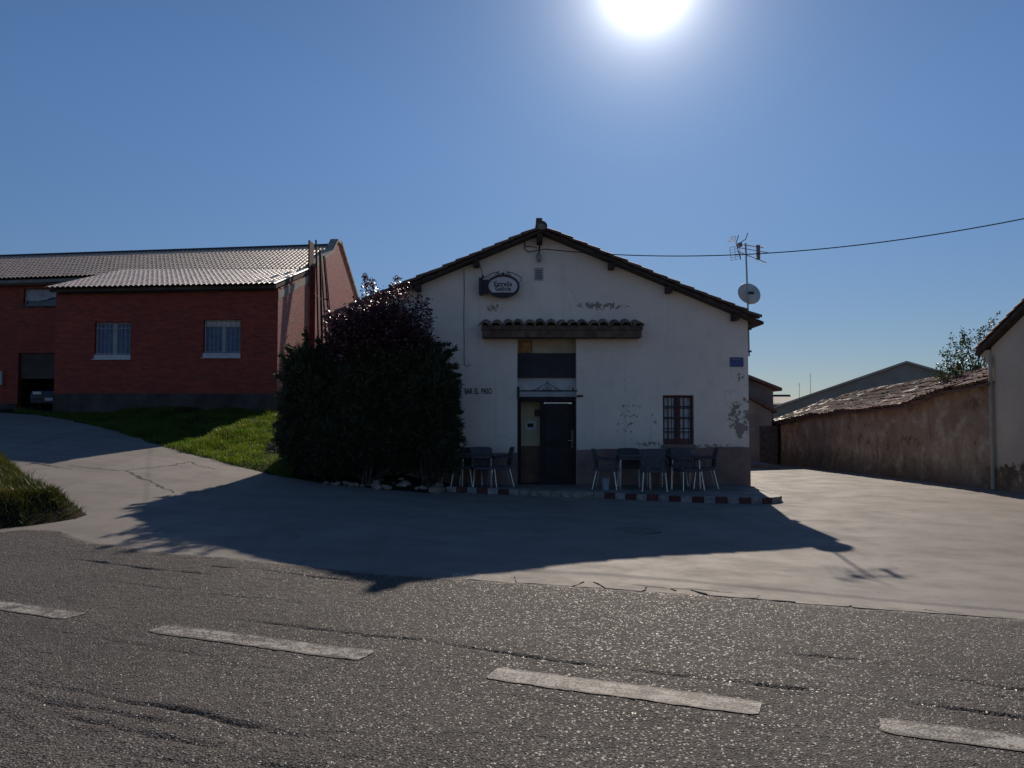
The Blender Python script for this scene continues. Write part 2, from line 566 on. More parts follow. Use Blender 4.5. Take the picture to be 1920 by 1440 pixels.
def road_z_sn(s, n, mask=False):
    x, y = sn2xy(s, n)
    z = ground_h(x, y) + 0.014
    z = z + 0.010 * fbm(s, n, 0.9, 2.0, 2) + 0.004 * fbm(s, n * 1.4, 7.0, 9.0, 3)
    rough = sstep(3.9, 3.0, n)
    gm = np.zeros(np.shape(z))
    z = z + rough * 0.009 * fbm(s * 0.7, n * 2.2, 6.0, 31.0, 3) + 0.005 * fbm(s, n, 22.0, 55.0, 2)
    for k, (n0, s0, s1, dep, hw, wob) in enumerate(GROOVES):
        line = n0 + wob * 2 * fbm(s, s * 0 + k, 1.1, 40.0 + k * 3, 4) + 0.022 * fbm(s, s * 0 + k, 11.0, 4.0 + k, 3)
        d = np.abs(n - line)
        on = sstep(s0, s0 + 0.5, s) * sstep(s1, s1 - 0.5, s) * np.clip(0.75 + 1.3 * vnoise(s, s * 0 + k, 3.0, k), 0.1, 1.3)
        z = z - dep * on * np.clip(1 - d / hw, 0, 1)
        gm = np.maximum(gm, np.clip(on, 0, 1) * np.clip(1.25 - d / (hw * 0.8), 0, 1))
    return gm if mask else z
def road_map(Sx, Nx):
    e = road_edge(Sx)
    n = Nx + (e - 7.15) * sstep(5.9, 7.15, Nx)
    return Sx, n
ss = np.concatenate([np.arange(-60, -11, 2.0), np.arange(-11, 6.6, 0.03), np.arange(7, 60, 2.0)])
nn = np.concatenate([np.arange(-5, 2.4, 0.4), np.arange(2.4, 7.12, 0.024), [7.15]])
def road_build():
    S_, N_ = np.meshgrid(ss, nn)
    s2, n2 = road_map(S_, N_)
    Z = road_z_sn(s2, n2)
    Z[-1] -= 0.03
    x, y = sn2xy(s2, n2)
    V = np.stack([x.ravel(), y.ravel(), Z.ravel()], 1)
    nx, ny = len(ss), len(nn)
    i = np.arange(nx - 1)[None, :] + np.arange(ny - 1)[:, None] * nx
    Fc = np.stack([i, i + 1, i + 1 + nx, i + nx], -1).reshape(-1, 4)
    me = np_mesh("road", V, Fc, ASPH, True)
    for nm, val in (("groove", groove_sn(s2, n2)), ("edge_gap", np.clip(road_edge(s2) - n2, 0, 4))):
        at = me.attributes.new(nm, 'FLOAT', 'POINT'); at.data.foreach_set("value", val.ravel().astype(np.float32))
    return me
road = link("road", road_build())
struct(road)

def mat_roadpaint():
    t = NT("worn_road_paint")
    p = t.wpos()
    x, y, z = t.sep(p)
    flat = t.comb(x, y, 0.0)
    v = t.voro(flat, 70)
    wear = t.math('ADD', t.noise(flat, 6, 5, 0.7), t.math('MULTIPLY', v, 0.45))
    n = t.math('ADD', t.math('MULTIPLY', x, NX), t.math('MULTIPLY', y, NY))
    off = t.math('ABSOLUTE', t.math('SUBTRACT', n, 4.585))
    wear = t.math('ADD', wear, t.ramp(off, 0.075, 0.118, 0.0, 0.26))
    wear = t.math('ADD', wear, t.math('MULTIPLY', t.ramp(t.math('ABSOLUTE', t.math('SUBTRACT', n, 4.60)), 0.0, 0.012, 1, 0), 0.12))
    c = t.mix(t.noise(flat, 30, 3), (0.34, 0.315, 0.28), (0.46, 0.43, 0.385))
    c = t.mix(t.ramp(wear, 0.62, 0.84), c, (0.105, 0.09, 0.08))
    return t.done(c, 0.7, t.bump(t.math('SUBTRACT', 1.0, v), 0.4, 0.005), 0.2)
RPAINT = mat_roadpaint()
for i, (s0, s1) in enumerate([(-7.7, -5.58), (-4.75, -2.9), (-2.02, -0.42), (0.16, 2.1)]):
    sa = np.arange(s0, s1, 0.03); na = np.linspace(4.47, 4.70, 11)
    def zf(X, Y):
        s_, n_ = xy2sn(X, Y)
        return road_z_sn(s_, n_) + 0.005
    def mp(X, Y):
        edge = 0.008 * fbm(X, Y * 0, 9.0, 3.0 * i, 3)
        m_ = (Y - 4.585) * (1 - 0.25 * sstep(s0 + 0.04, s0, X) - 0.25 * sstep(s1 - 0.05, s1, X)) + 4.585 + edge
        return sn2xy(X, m_)
    o = link("road_marking", grid_mesh("road_marking", sa, na, zf, RPAINT, xy=mp), None)
    struct(o)

# cracked concrete slabs along the edge of the road
SLABC = M("slab_concrete", (0.26, 0.23, 0.20), 0.35, 0.8, 5, 0.6, 50, 0.008, 0.2, rnd=0.12)
gut = MB()
cuts = [-3.6, -2.9, -2.35, -2.05, -1.7, -1.42, -1.12, -0.72, -0.4, 0.05, 0.8, 1.9, 3.1, 4.4]
def slab(s0, s1, n0a, n0b, n1a, n1b, skew):
    g = 0.012
    pts = [(s0 + g, n0a), (s1 - g, n0b), (s1 - g + skew[1], n1b), (s0 + g + skew[0], n1a)]
    poly = []
    for a, b in zip(pts, pts[1:] + pts[:1]):
        for k in range(3):
            f = k / 3
            poly.append((a[0] + (b[0] - a[0]) * f + random.uniform(-.022, .022), a[1] + (b[1] - a[1]) * f + random.uniform(-.018, .018)))
    tl = random.uniform(-0.006, 0.003)
    vs = []
    for dz in (-0.05, 0.012 + tl):
        for (s_, n_) in poly:
            x, y = sn2xy(s_, n_); vs.append((x, y, gh(x, y) + dz))
    n_ = len(poly)
    fs = [tuple(range(n_ - 1, -1, -1)), tuple(range(n_, 2 * n_))] + [(k, (k + 1) % n_, (k + 1) % n_ + n_, k + n_) for k in range(n_)]
    return MB().add(vs, fs)
sk = [random.uniform(-.22, .22) for _ in cuts]
for k in range(len(cuts) - 1):
    a, b = cuts[k], cuts[k + 1]
    na, nb = float(road_edge(a)) + 0.0, float(road_edge(b)) + 0.0
    wa, wb = 0.30 - 0.02 * k, 0.30 - 0.02 * (k + 1)
    wa, wb = max(wa, 0.07), max(wb, 0.06)
    slab(a, b, na, nb, na + wa, nb + wb, (sk[k], sk[k + 1])).build("slab", SLABC, fc, bevel=0)

# iron drain cover in the shade before the door
def flat_disc(name, mat, c, r, th, n=28):
    return MB().lathe([(r * 0.96, -0.03), (r, th * 0.5), (r * 0.97, th), (r * 0.8, th), (r * 0.78, th - 0.004), (0.01, th - 0.004)], n, c).build(name, mat)
IRON = M("cast_iron", (0.11, 0.10, 0.095), 0.3, 0.55, 12, 0.5, 90, 0.004, 0.4)
g = G(1192, 995)
mc = flat_disc("drain_cover", IRON, (g.x, g.y, g.z + 0.004), 0.36, 0.008)
tag(mc, "round dark iron drain cover in the shaded concrete before the bar", "drain cover")

# ------------------------------------------------------------------ white bar
def mat_facade():
    t = NT("old_white_plaster")
    p = t.wpos()
    x, y, z = t.sep(p)
    big = t.noise(p, 0.5, 5, 0.6)
    mid = t.noise(p, 3.0, 5, 0.6)
    c = t.mix(t.ramp(big, 0.3, 0.7), FAC_A, FAC_B)
    c = t.mix(t.math('MULTIPLY', t.ramp(mid, 0.48, 0.75), 0.4), c, (0.68, 0.56, 0.46))
    low = t.ramp(t.math('ADD', z, t.math('MULTIPLY', mid, 0.9)), 0.95, 1.75, 1, 0)
    c = t.mix(t.math('MULTIPLY', low, 0.5), c, (0.52, 0.43, 0.36))
    # rain streaks under the canopy and the eaves
    st = t.noise(t.comb(t.math('MULTIPLY', x, 7.0), 0.0, t.math('MULTIPLY', z, 0.35)), 1.0, 4)
    c = t.mix(t.math('MULTIPLY', t.ramp(st, 0.52, 0.78), 0.32), c, (0.58, 0.54, 0.49))
    # patches where the paint has come off
    flake = t.noise(t.comb(x, 0.0, z), 4.2, 6, 0.68)
    flake2 = t.noise(t.comb(t.math('ADD', x, 7.7), 0.0, z), 9.0, 5, 0.7)
    tot = None
    for (px, py, rx, rz, k, th) in PEEL:
        w = W(px, py, FY)
        d = t.math('ADD', t.math('POWER', t.math('ABSOLUTE', t.math('DIVIDE', t.math('SUBTRACT', x, w.x), rx)), 2.0),
                   t.math('POWER', t.math('ABSOLUTE', t.math('DIVIDE', t.math('SUBTRACT', z, w.z), rz)), 2.0))
        src = flake if k == 0 else flake2
        v = t.ramp(t.math('SUBTRACT', src, t.math('MULTIPLY', d, 0.16)), th, th + 0.02, smooth=False)
        tot = v if tot is None else t.math('MAXIMUM', tot, v)
    c = t.mix(tot, c, t.mix(t.noise(p, 12, 5, 0.7), (0.17, 0.14, 0.115), (0.44, 0.37, 0.31)))
    hair = t.voro(t.vmath('ADD', p, t.vmath('MULTIPLY', t.vmath('SUBTRACT', t.noise(p, 2.5, 4, out="Color"), (0.5, 0.5, 0.5)), (0.5, 0.5, 0.5))), 0.55, 'DISTANCE_TO_EDGE')
    c = t.mix(t.math('MULTIPLY', t.ramp(hair, 0.0, 0.006, 1, 0), t.ramp(big, 0.48, 0.6, 0, 0.55)), c, (0.30, 0.25, 0.21))
    h = t.math('SUBTRACT', t.math('ADD', t.math('MULTIPLY', mid, 1.5), t.math('MULTIPLY', t.noise(p, 30, 4), 0.5)), t.math('MULTIPLY', tot, 2.2))
    return t.done(c, 0.85, t.bump(h, 0.45, 0.014), 0.25)

FY = 18.75
FAC_A, FAC_B = (0.86, 0.715, 0.61), (0.95, 0.80, 0.685)
PEEL = [(1122, 574, .72, .10, 1, .43), (925, 576, .32, .12, 1, .47), (1180, 785, .60, .75, 1, .555), (1226, 790, .16, .34, 0, .49),
        (1388, 785, .36, .60, 0, .445), (1384, 705, .26, .40, 1, .52), (1365, 735, .2, .2, 1, .54), (1215, 832, .5, .13, 1, .51), (1340, 836, .7, .08, 1, .48), (1262, 590, .12, .1, 1, .6)]
PLAST = mat_facade()
def mat_plinth():
    t = NT("plinth_paint")
    p = t.wpos()
    n1 = t.noise(p, 1.6, 5, 0.65); n2 = t.noise(p, 6, 5, 0.7)
    c = t.mix(t.ramp(n1, 0.3, 0.7), (0.21, 0.13, 0.115), (0.28, 0.205, 0.175))
    c = t.mix(t.math('MULTIPLY', t.ramp(n2, 0.55, 0.75), 0.6), c, (0.38, 0.31, 0.27))
    return t.done(c, 0.85, t.bump(n2, 0.4, 0.015), 0.25)
PLINTH = mat_plinth()
WOOD = M("dark_timber", (0.055, 0.038, 0.030), 0.4, 0.75, 6, 0.6, 30, 0.01, 0.3)
TERRA = M("old_clay_tile", (0.20, 0.105, 0.075), 0.35, 0.75, 7, 0.5, 40, 0.006, 0.35, rnd=0.3, c2=(0.11, 0.075, 0.06))
BLACKM = M("black_iron", (0.018, 0.018, 0.022), 0.3, 0.45, 8, 0.3, 60, 0.003, 0.5)
DOORP = M("dark_door_paint", (0.024, 0.017, 0.02), 0.25, 0.6, 4, 0.15, 20, 0.003, 0.25)
MAROON = M("maroon_window_paint", (0.16, 0.055, 0.05), 0.3, 0.55, 5, 0.3, 25, 0.004, 0.4)
CREAM = M("cream_wall_paint", (0.58, 0.48, 0.34), 0.12, 0.8, 3, 0.2, 40, 0.004, 0.3)
STEEL = M("bright_aluminium", (0.75, 0.75, 0.74), 0.1, 0.28, 5, 0.0, 40, 0.002, 0.5, metal=1.0)
GALV = M("galvanised_steel", (0.36, 0.37, 0.38), 0.2, 0.45, 8, 0.2, 60, 0.002, 0.5, metal=0.7)
def mat_glass(name, tint=(0.02, 0.025, 0.03), rough=0.06):
    t = NT(name)
    p = t.pos()
    return t.done(t.mix(t.noise(p, 3), tint, tuple(x * 1.6 for x in tint)), rough, t.bump(t.noise(p, 2.0, 2), 0.08, 0.02), 0.6)
GLASS = mat_glass("dark_window_glass")
CURTAIN = M("white_curtain", (0.62, 0.63, 0.66), 0.2, 0.9, 9, 0.2, 20, 0.01, 0.1)
LETTER = M("black_lettering", (0.02, 0.02, 0.022), 0.2, 0.6, 5, 0.0)

def tile_mesh(name, mat, L=0.42, r0=0.10, r1=0.085, th=0.014, seg=7, up=True):
    """clay barrel tile lying along -Y (downhill), arched; its high end at the origin"""
    m = MB()
    vs, fs = [], []
    for (y, r, dz) in ((0.0, r1, 0.0), (-L, r0, 0.0)):
        for rr in (r, r - th):
            for k in range(seg + 1):
                a = math.pi * k / seg
                x, z = rr * math.cos(a), rr * math.sin(a) * 0.8
                vs.append((x, y, z if up else -z))
    n = seg + 1
    for k in range(seg):
        fs.append((k, k + 1, 2 * n + k + 1, 2 * n + k))                     # outside
        fs.append((n + k, 3 * n + k, 3 * n + k + 1, n + k + 1))             # inside
        fs.append((2 * n + k, 2 * n + k + 1, 3 * n + k + 1, 3 * n + k))     # low end
        fs.append((k, n + k, n + k + 1, k + 1))                             # high end
    for k in (0, seg):
        fs.append((k, 2 * n + k, 3 * n + k, n + k))
    m.add(vs, fs)
    me = m.mesh(name, mat)
    return me

def wall_holes(mb, outer, holes, y0, y1):
    """wall in the X-Z plane between y0 (front) and y1 with openings"""
    loops = [outer] + holes
    flat = [p for lp in loops for p in lp]
    tris = geometry.tessellate_polygon([[Vector((a, c, 0)) for a, c in lp] for lp in loops])
    n = len(flat)
    vs = [(a, y0, c) for a, c in flat] + [(a, y1, c) for a, c in flat]
    fs = [tuple(t) for t in tris] + [tuple(i + n for i in t) for t in tris]
    o = 0
    for lp in loops:
        k = len(lp)
        for i in range(k):
            j = (i + 1) % k
            fs.append((o + i, o + j, o + j + n, o + i + n))
        o += k
    mb.add(vs, fs)

def rect(x0, x1, z0, z1):
    return [(x0, z0), (x1, z0), (x1, z1), (x0, z1)]

def wx(px, y=FY): return W(px, 780, y).x
def wz(py, y=FY): return W(960, py, y).z

bar = thing("bar_building", "white plastered village bar with low tiled gable and dark doorway", "bar", (0.69, FY, 0))
BX, BY = 0.69, FY
class PB(MB):
    """shapes given in world metres, stored relative to the thing that owns them"""
    def __init__(self, root):
        super().__init__(); self.r = root
    def build(self, name, mats, parent=None, **k):
        inv = Matrix.Rotation(-self.r.rotation_euler.z, 4, 'Z') @ Matrix.Translation(-self.r.location)
        self.v = [tuple(inv @ Vector(p)) for p in self.v]
        return super().build(name, mats, parent if parent is not None else self.r, **k)
def place(o, parent, root, M4):
    """put o, whose wanted world matrix is M4, under parent (itself untransformed under root)"""
    inv = Matrix.Rotation(-root.rotation_euler.z, 4, 'Z') @ Matrix.Translation(-root.location)
    o.parent = parent
    o.matrix_basis = inv @ M4
    return o

EL, ER = W(606, 600, 18.4), W(1432, 597, 18.4)
AP = W(1015, 424, 18.4)
WL, WR = 0.69 - 4.86, wx(1404)
slope = (AP.z - ER.z) / (ER.x - AP.x)
under = 0.135
def roof_under(x): return AP.z - abs(x - AP.x) * slope - under
outer = [(WL, -0.3), (WR, -0.3), (WR, roof_under(WR)), (AP.x, roof_under(AP.x)), (WL, roof_under(WL))]
dx0, dx1 = wx(970), wx(1081)
door_hole = rect(dx0, dx1, -0.02, wz(634))
wx0, wx1 = wx(1243), wx(1301)
wz0, wz1 = wz(834), wz(741)
win_hole = rect(wx0, wx1, wz0, wz1)
vx0, vx1, vz0, vz1 = wx(1003), wx(1018), wz(525), wz(505)
m = PB(bar)
wall_holes(m, outer, [door_hole, win_hole, rect(vx0, vx1, vz0, vz1)], FY, FY + 0.45)
BYB = FY + 12.0
m.box(WR - 0.4, WR, FY + 0.45, BYB, -0.5, roof_under(WR))
m.box(WL, WL + 0.4, FY + 0.45, BYB, -0.5, roof_under(WL))
m.prism([(WL, -0.5), (WR, -0.5), (WR, roof_under(WR)), (AP.x, roof_under(AP.x)), (WL, roof_under(WL))], BYB, BYB + 0.3)
wall = m.build("wall", PLAST)

m = PB(bar)
zt_l, zt_r = wz(849), wz(838)
m.prism([(WL - 0.02, -0.25), (dx0 - 0.004, -0.25), (dx0 - 0.004, zt_l), (WL - 0.02, zt_l)], FY - 0.025, FY - 0.002)
xs_ = np.linspace(dx1 + 0.004, WR + 0.02, 14)
top = [(float(x), wz(843) + (zt_r - wz(843)) * (x - dx1) / (WR - dx1) + random.uniform(-.012, .012)) for x in xs_]
m.prism([(xs_[0], -0.25), (xs_[-1], -0.25)] + top[::-1], FY - 0.025, FY - 0.002)
m.build("plinth", PLINTH)

# roof: boarded deck, tiles along the verge one by one, the rest of the slopes in rows
yf, yb = 18.4, BYB + 0.5
m = PB(bar)
for sx, E in ((-1, EL), (1, ER)):
    ex = E.x; ez = AP.z - abs(ex - AP.x) * slope
    m.prism([(AP.x, AP.z - under), (AP.x, AP.z - 0.075), (ex, ez - 0.075), (ex, ez - under)], yf, yb)
deck = m.build("roof", WOOD)
TL = tile_mesh("tile", TERRA, 0.46, 0.105, 0.088)
ang = math.atan(slope)
def roof_tile_matrix(side, d, y, lift, jit):
    """tile on slope `side`, d metres down from the ridge"""
    x = AP.x + side * d * math.cos(ang); z = AP.z - d * math.sin(ang) - 0.075 + lift
    # local -Y runs downhill
    dn = Vector((side * math.cos(ang), 0, -math.sin(ang)))
    nrm = Vector((side * math.sin(ang), 0, math.cos(ang)))
    xx = (-dn).cross(nrm)
    Rm = Matrix((xx, -dn, nrm)).transposed().to_4x4()
    return Matrix.Translation((x, y, z)) @ Rm @ Matrix.Rotation(jit, 4, 'Z')
SLOPE_L = (ER.x - AP.x) / math.cos(ang)
step = 0.335
for side in (-1, 1):
    nrow = int((SLOPE_L - 0.36) / step) + 1
    for k in range(nrow):
        o = link("tile", TL)
        Mx = roof_tile_matrix(side, k * step + random.uniform(-.02, .02), yf + 0.07, random.uniform(0.02, 0.045), random.uniform(-.05, .05))
        Mx = Mx @ Matrix.Rotation(-0.055, 4, 'X')
        place(o, deck, bar, Mx)
# rows behind the verge
def row_tiles(name, root, parent, mats, items, tile_me):
    src_v = np.empty(len(tile_me.vertices) * 3, np.float32); tile_me.vertices.foreach_get("co", src_v); src_v = src_v.reshape(-1, 3)
    fv = [tuple(p.vertices) for p in tile_me.polygons]
    F0 = np.array([f for f in fv if len(f) == 4])
    Vs, Fs = [], []
    inv = Matrix.Rotation(-root.rotation_euler.z, 4, 'Z') @ Matrix.Translation(-root.location)
    for i, Mx in enumerate(items):
        A = np.array(inv @ Mx)
        Vs.append(src_v @ A[:3, :3].T + A[:3, 3]); Fs.append(F0 + i * len(src_v))
    me = np_mesh(name, np.concatenate(Vs), np.concatenate(Fs), mats)
    return stuff(link(name, me, parent))
items = []
TLs = tile_mesh("tile_row", TERRA, 0.46, 0.105, 0.088, seg=4)
for side in (-1, 1):
    for k in range(int((SLOPE_L - 0.36) / step) + 1):
        y = yf + 0.29
        while y < yb:
            items.append(roof_tile_matrix(side, k * step, y, random.uniform(0.02, 0.04), random.uniform(-.04, .04)) @ Matrix.Rotation(-0.05, 4, 'X'))
            y += 0.22
row_tiles("tile_rows", bar, deck, TERRA, items, TLs)
m = PB(bar)
# ridge tiles, the first one standing proud over the gable
y = yf - 0.02
k = 0
while y < yb:
    pts = []
    r0 = 0.14
    poly = [(AP.x + r0 * math.cos(a), AP.z + 0.0 + r0 * 0.9 * math.sin(a)) for a in np.linspace(0, math.pi, 9)]
    m.prism(poly, y, y + 0.44)
    y += 0.45; k += 1
m.box(AP.x - 0.12, AP.x + 0.02, yf - 0.01, yf + 0.3, AP.z + 0.06, AP.z + 0.19)
m.build("ridge_tiles", TERRA)
# mortar filling under the first ridge tile
m = PB(bar)
m.lathe([(0.02, 0), (0.09, 0.02), (0.11, 0.08), (0.06, 0.14), (0.01, 0.15)], 10, (AP.x, yf + 0.02, AP.z - 0.09))
m.build("mortar", M("lime_mortar", (0.32, 0.29, 0.25), 0.3, 0.9, 9, 0.7, 30, 0.02, 0.2))
for (px, py) in ((893, 492), (1147, 495), (1255, 540), (1380, 578), (783, 538), (1012, 452)):
    w = W(px, py, 18.5)
    zt = roof_under(w.x) - 0.001
    m = PB(bar)
    hgt = 0.15 if px != 1012 else 0.22
    m.box(w.x - 0.065, w.x + 0.065, 18.44, FY - 0.001, zt - hgt, zt)
    m.build("rafter_end", WOOD, bevel=0.008)

# doorway: recessed bay, header, iron bar with scrollwork, glazed leaf and dark leaf
dzt = wz(634)
dh = wz(745)                     # underside of the doorway header
DY = FY + 0.22
def bz(py): return wz(py, DY)
m = PB(bar); m.box(dx0 - 0.02, dx1 + 0.02, DY + 0.1, DY + 0.2, bz(662), dzt + 0.02)
m.build("upper_panel", CREAM)
m = PB(bar); m.box(dx0 + 0.001, dx1 - 0.001, DY + 0.02, DY + 0.09, bz(708), bz(662)); m.build("transom_shutter", M("transom_grey", (0.05, 0.045, 0.055), 0.2, 0.6, 3, 0.2, 30, 0.003, 0.3))
m = PB(bar)
for k in range(7):
    z0 = bz(708) + 0.012 + k * (bz(662) - bz(708) - 0.02) / 7
    m.box(dx0 + 0.03, dx1 - 0.03, DY + 0.005, DY + 0.019, z0, z0 + 0.055)
m.build("transom_slats", M("transom_slat", (0.045, 0.04, 0.05), 0.2, 0.6, 3, 0.2, 30, 0.003, 0.3))
m = PB(bar); m.box(dx0 - 0.02, dx1 + 0.02, DY + 0.1, DY + 0.2, bz(746), bz(708)); m.build("white_panel", M("white_panel_paint", (0.60, 0.57, 0.55), 0.15, 0.8, 3, 0.2, 40, 0.004, 0.3))
# door frame
m = PB(bar)
m.box(dx0 + 0.001, dx1 - 0.001, DY - 0.02, DY + 0.099, bz(752.5), bz(744))
m.box(dx0 + 0.001, dx0 + 0.09, DY - 0.02, DY + 0.099, -0.02, bz(752.5))
m.box(dx1 - 0.05, dx1 - 0.001, DY - 0.02, DY + 0.099, -0.02, bz(752.5))
frame = m.build("door_frame", DOORP)
m = PB(bar)
lx = wx(1012, DY)
m.box(lx, dx1 - 0.052, DY, DY + 0.05, -0.01, bz(753.5))
leaf = m.build("door_leaf", DOORP)
m = PB(bar)
for (z0, z1) in ((0.15, 0.85), (0.98, 1.9)):
    m.box(lx + 0.12, dx1 - 0.17, DY - 0.012, DY - 0.001, z0, z1)
m.build("door_panel", M("door_panel_paint", (0.028, 0.02, 0.024), 0.2, 0.55, 4, 0.1, spec=0.25), leaf, bevel=0.005)
m = PB(bar)
m.box(wx(1020, DY), wx(1072, DY), DY - 0.006, DY - 0.001, bz(757), bz(755))
m.build("trim_strip", STEEL, leaf)
m = PB(bar)
hx = wx(1073, DY)
m.box(hx - 0.03, hx + 0.03, DY - 0.008, DY - 0.001, bz(840), bz(806))
m.box(hx - 0.015, hx + 0.012, DY - 0.03, DY - 0.009, bz(834), bz(822))
m.build("lock_plate", M("dull_brass", (0.16, 0.13, 0.09), 0.2, 0.55, 8, 0.0, metal=0.6), leaf)
m = PB(bar)
m.tube([(hx, DY - 0.01, bz(826)), (hx, DY - 0.06, bz(826)), (hx - 0.11, DY - 0.06, bz(826))], 0.009, 8)
m.build("handle", STEEL, leaf)
# what shows through the open left half: lobby wall, brown wainscot, framed notice
LY = DY + 0.55
m = PB(bar)
m.box(dx0 - 0.5, dx1 + 0.3, LY, LY + 0.1, -0.02, 2.35)
m.box(dx0 - 0.5, dx1 + 0.3, DY + 0.21, LY, 2.3, 2.4)
m.build("lobby_wall", M("lobby_cream", (0.80, 0.66, 0.42), 0.1, 0.75, 3, 0.2, 40, 0.004, 0.3))
m = PB(bar); m.box(dx0 - 0.5, dx1 + 0.3, LY - 0.025, LY - 0.001, -0.02, wz(836, LY)); m.build("wainscot", M("brown_wainscot", (0.20, 0.10, 0.07), 0.25, 0.5, 4, 0.2, 20, 0.004, 0.4))
m = PB(bar); m.box(dx0 - 0.4, dx1 + 0.3, DY + 0.1, LY - 0.026, -0.06, -0.02); m.build("doorstep", M("step_stone", (0.10, 0.085, 0.08), 0.3, 0.7, 5, 0.4, 40, 0.005, 0.3))
m = PB(bar)
nx0, nx1 = wx(984, LY), wx(1006, LY)
m.box(nx0, nx1, LY - 0.03, LY - 0.001, wz(806, LY), wz(790, LY))
nt = m.build("notice", M("white_paper", (0.8, 0.79, 0.76), 0.05, 0.7, 4, 0.0))
m = PB(bar); m.box(wx(989, LY), wx(1000, LY), LY - 0.036, LY - 0.031, wz(801, LY), wz(794, LY)); m.build("notice_print", LETTER, nt)
m = PB(bar); m.box(wx(1002, LY), wx(1012, LY), LY - 0.12, LY - 0.001, wz(779, LY), wz(768, LY)); m.build("switch_box", M("brown_box", (0.12, 0.06, 0.05), 0.2, 0.6), bevel=0.006)
m = PB(bar)
m.lathe([(0.012, 0), (0.03, 0.004), (0.034, 0.02), (0.02, 0.035), (0.006, 0.04)], 12, (wx(981, LY), LY - 0.06, wz(868, LY)))
m.build("door_knob", STEEL)

# iron bar with scrollwork across the bay
m = PB(bar)
gz = wz(733)
gy = FY - 0.03
m.bar((wx(974), gy, gz), (wx(1082), gy, gz), 0.016, 8)
m.bar((wx(972), gy, wz(748)), (wx(972), gy, wz(725)), 0.03, 8)
m.bar((wx(1074), gy, gz), (wx(1074), gy, wz(727)), 0.018, 8)
m.bar((wx(1081), gy, wz(743)), (wx(1093), gy - 0.02, wz(742)), 0.022, 8)
def scroll(m, c, r, a0, a1, turns_shrink, y, rr=0.007, n=18):
    pts = []
    for k in range(n + 1):
        f = k / n
        a = a0 + (a1 - a0) * f
        q = r * (1 - turns_shrink * f)
        pts.append((c[0] + q * math.cos(a), y, c[1] + q * math.sin(a)))
    m.tube(pts, rr, 5)
cx = wx(1026); cz = wz(722)
for sg in (-1, 1):
    m.tube([(cx + sg * 0.42, gy, gz), (cx + sg * 0.30, gy, gz + 0.02), (cx + sg * 0.18, gy, gz + 0.085), (cx + sg * 0.06, gy, gz + 0.15), (cx, gy, gz + 0.19)], 0.008, 5)
    scroll(m, (cx + sg * 0.075, gz + 0.055), 0.055, math.pi / 2 + sg * 0.3, math.pi / 2 + sg * 5.5, 0.7, gy)
    scroll(m, (cx + sg * 0.20, gz + 0.03), 0.03, -math.pi / 2, -math.pi / 2 + sg * 5.0, 0.6, gy)
m.bar((cx, gy, gz), (cx, gy, gz + 0.2), 0.009, 6)
m.lathe([(0.004, 0), (0.022, 0.02), (0.004, 0.045)], 8, (cx, gy, gz + 0.19))
m.build("door_ironwork", BLACKM)

# window with maroon casements, curtains and a grille
m = PB(bar)
YW = FY + 0.16
m.box(wx0 - 0.01, wx1 + 0.01, YW + 0.05, YW + 0.07, wz0 - 0.01, wz1 + 0.01)
wback = m.build("window", MAROON)
fw = 0.07
mid = (wx0 + wx1) / 2 - 0.01
def frame_rect(m, x0, x1, z0, z1, f, ya, yb, fb=None):
    fb = f if fb is None else fb
    m.box(x0, x1, ya, yb, z1 - f, z1); m.box(x0, x1, ya, yb, z0, z0 + fb)
    m.box(x0, x0 + f, ya, yb, z0 + fb, z1 - f); m.box(x1 - f, x1, ya, yb, z0 + fb, z1 - f)
for (x0, x1) in ((wx0, mid - 0.002), (mid + 0.002, wx1)):
    m = PB(bar); frame_rect(m, x0, x1, wz0, wz1, 0.06, YW - 0.02, YW + 0.03, 0.14); m.build("casement", MAROON, wback, bevel=0.004)
    for k in range(1, 4):
        m = PB(bar)
        z = wz0 + 0.14 + (wz1 - wz0 - 0.2) * k / 4
        m.box(x0 + 0.06, x1 - 0.06, YW - 0.015, YW + 0.02, z - 0.012, z + 0.012)
        m.build("glazing_bar", MAROON, wback)
    m = PB(bar); m.box(x0 + 0.058, x1 - 0.058, YW + 0.02, YW + 0.026, wz0 + 0.138, wz1 - 0.058); m.build("pane", mat_glass("thin_glass", (0.10, 0.11, 0.13), 0.05), wback)
    m = PB(bar)
    n_ = 16
    pts = [(x0 + 0.06 + (x1 - x0 - 0.12) * k / n_, YW + 0.012 + 0.006 * math.sin(k * 2.1)) for k in range(n_ + 1)]
    lo = wz0 + 0.14; hi = wz1 - 0.06
    vs = [(a, b, lo) for a, b in pts] + [(a, b, hi) for a, b in pts]
    m.add(vs, [(k, k + 1, k + 2 + n_, k + 1 + n_) for k in range(n_) if not (4 < k < 8)])
    m.build("curtain", CURTAIN, wback)
m = PB(bar)
for k in range(8):
    x = wx0 + 0.02 + (wx1 - wx0 - 0.04) * k / 7
    m.bar((x, YW - 0.08, wz0 - 0.002), (x, YW - 0.08, wz1 + 0.002), 0.009, 6)
for py in (762, 783, 810):
    m.box(wx0 - 0.01, wx1 + 0.01, YW - 0.092, YW - 0.068, wz(py) - 0.014, wz(py) + 0.014)
m.build("window_grille", BLACKM, wback)
m = PB(bar); m.box(wx0 - 0.05, wx1 + 0.05, FY - 0.05, FY + 0.14, wz0 - 0.07, wz0 - 0.001); m.build("window_sill", PLINTH, bevel=0.006)

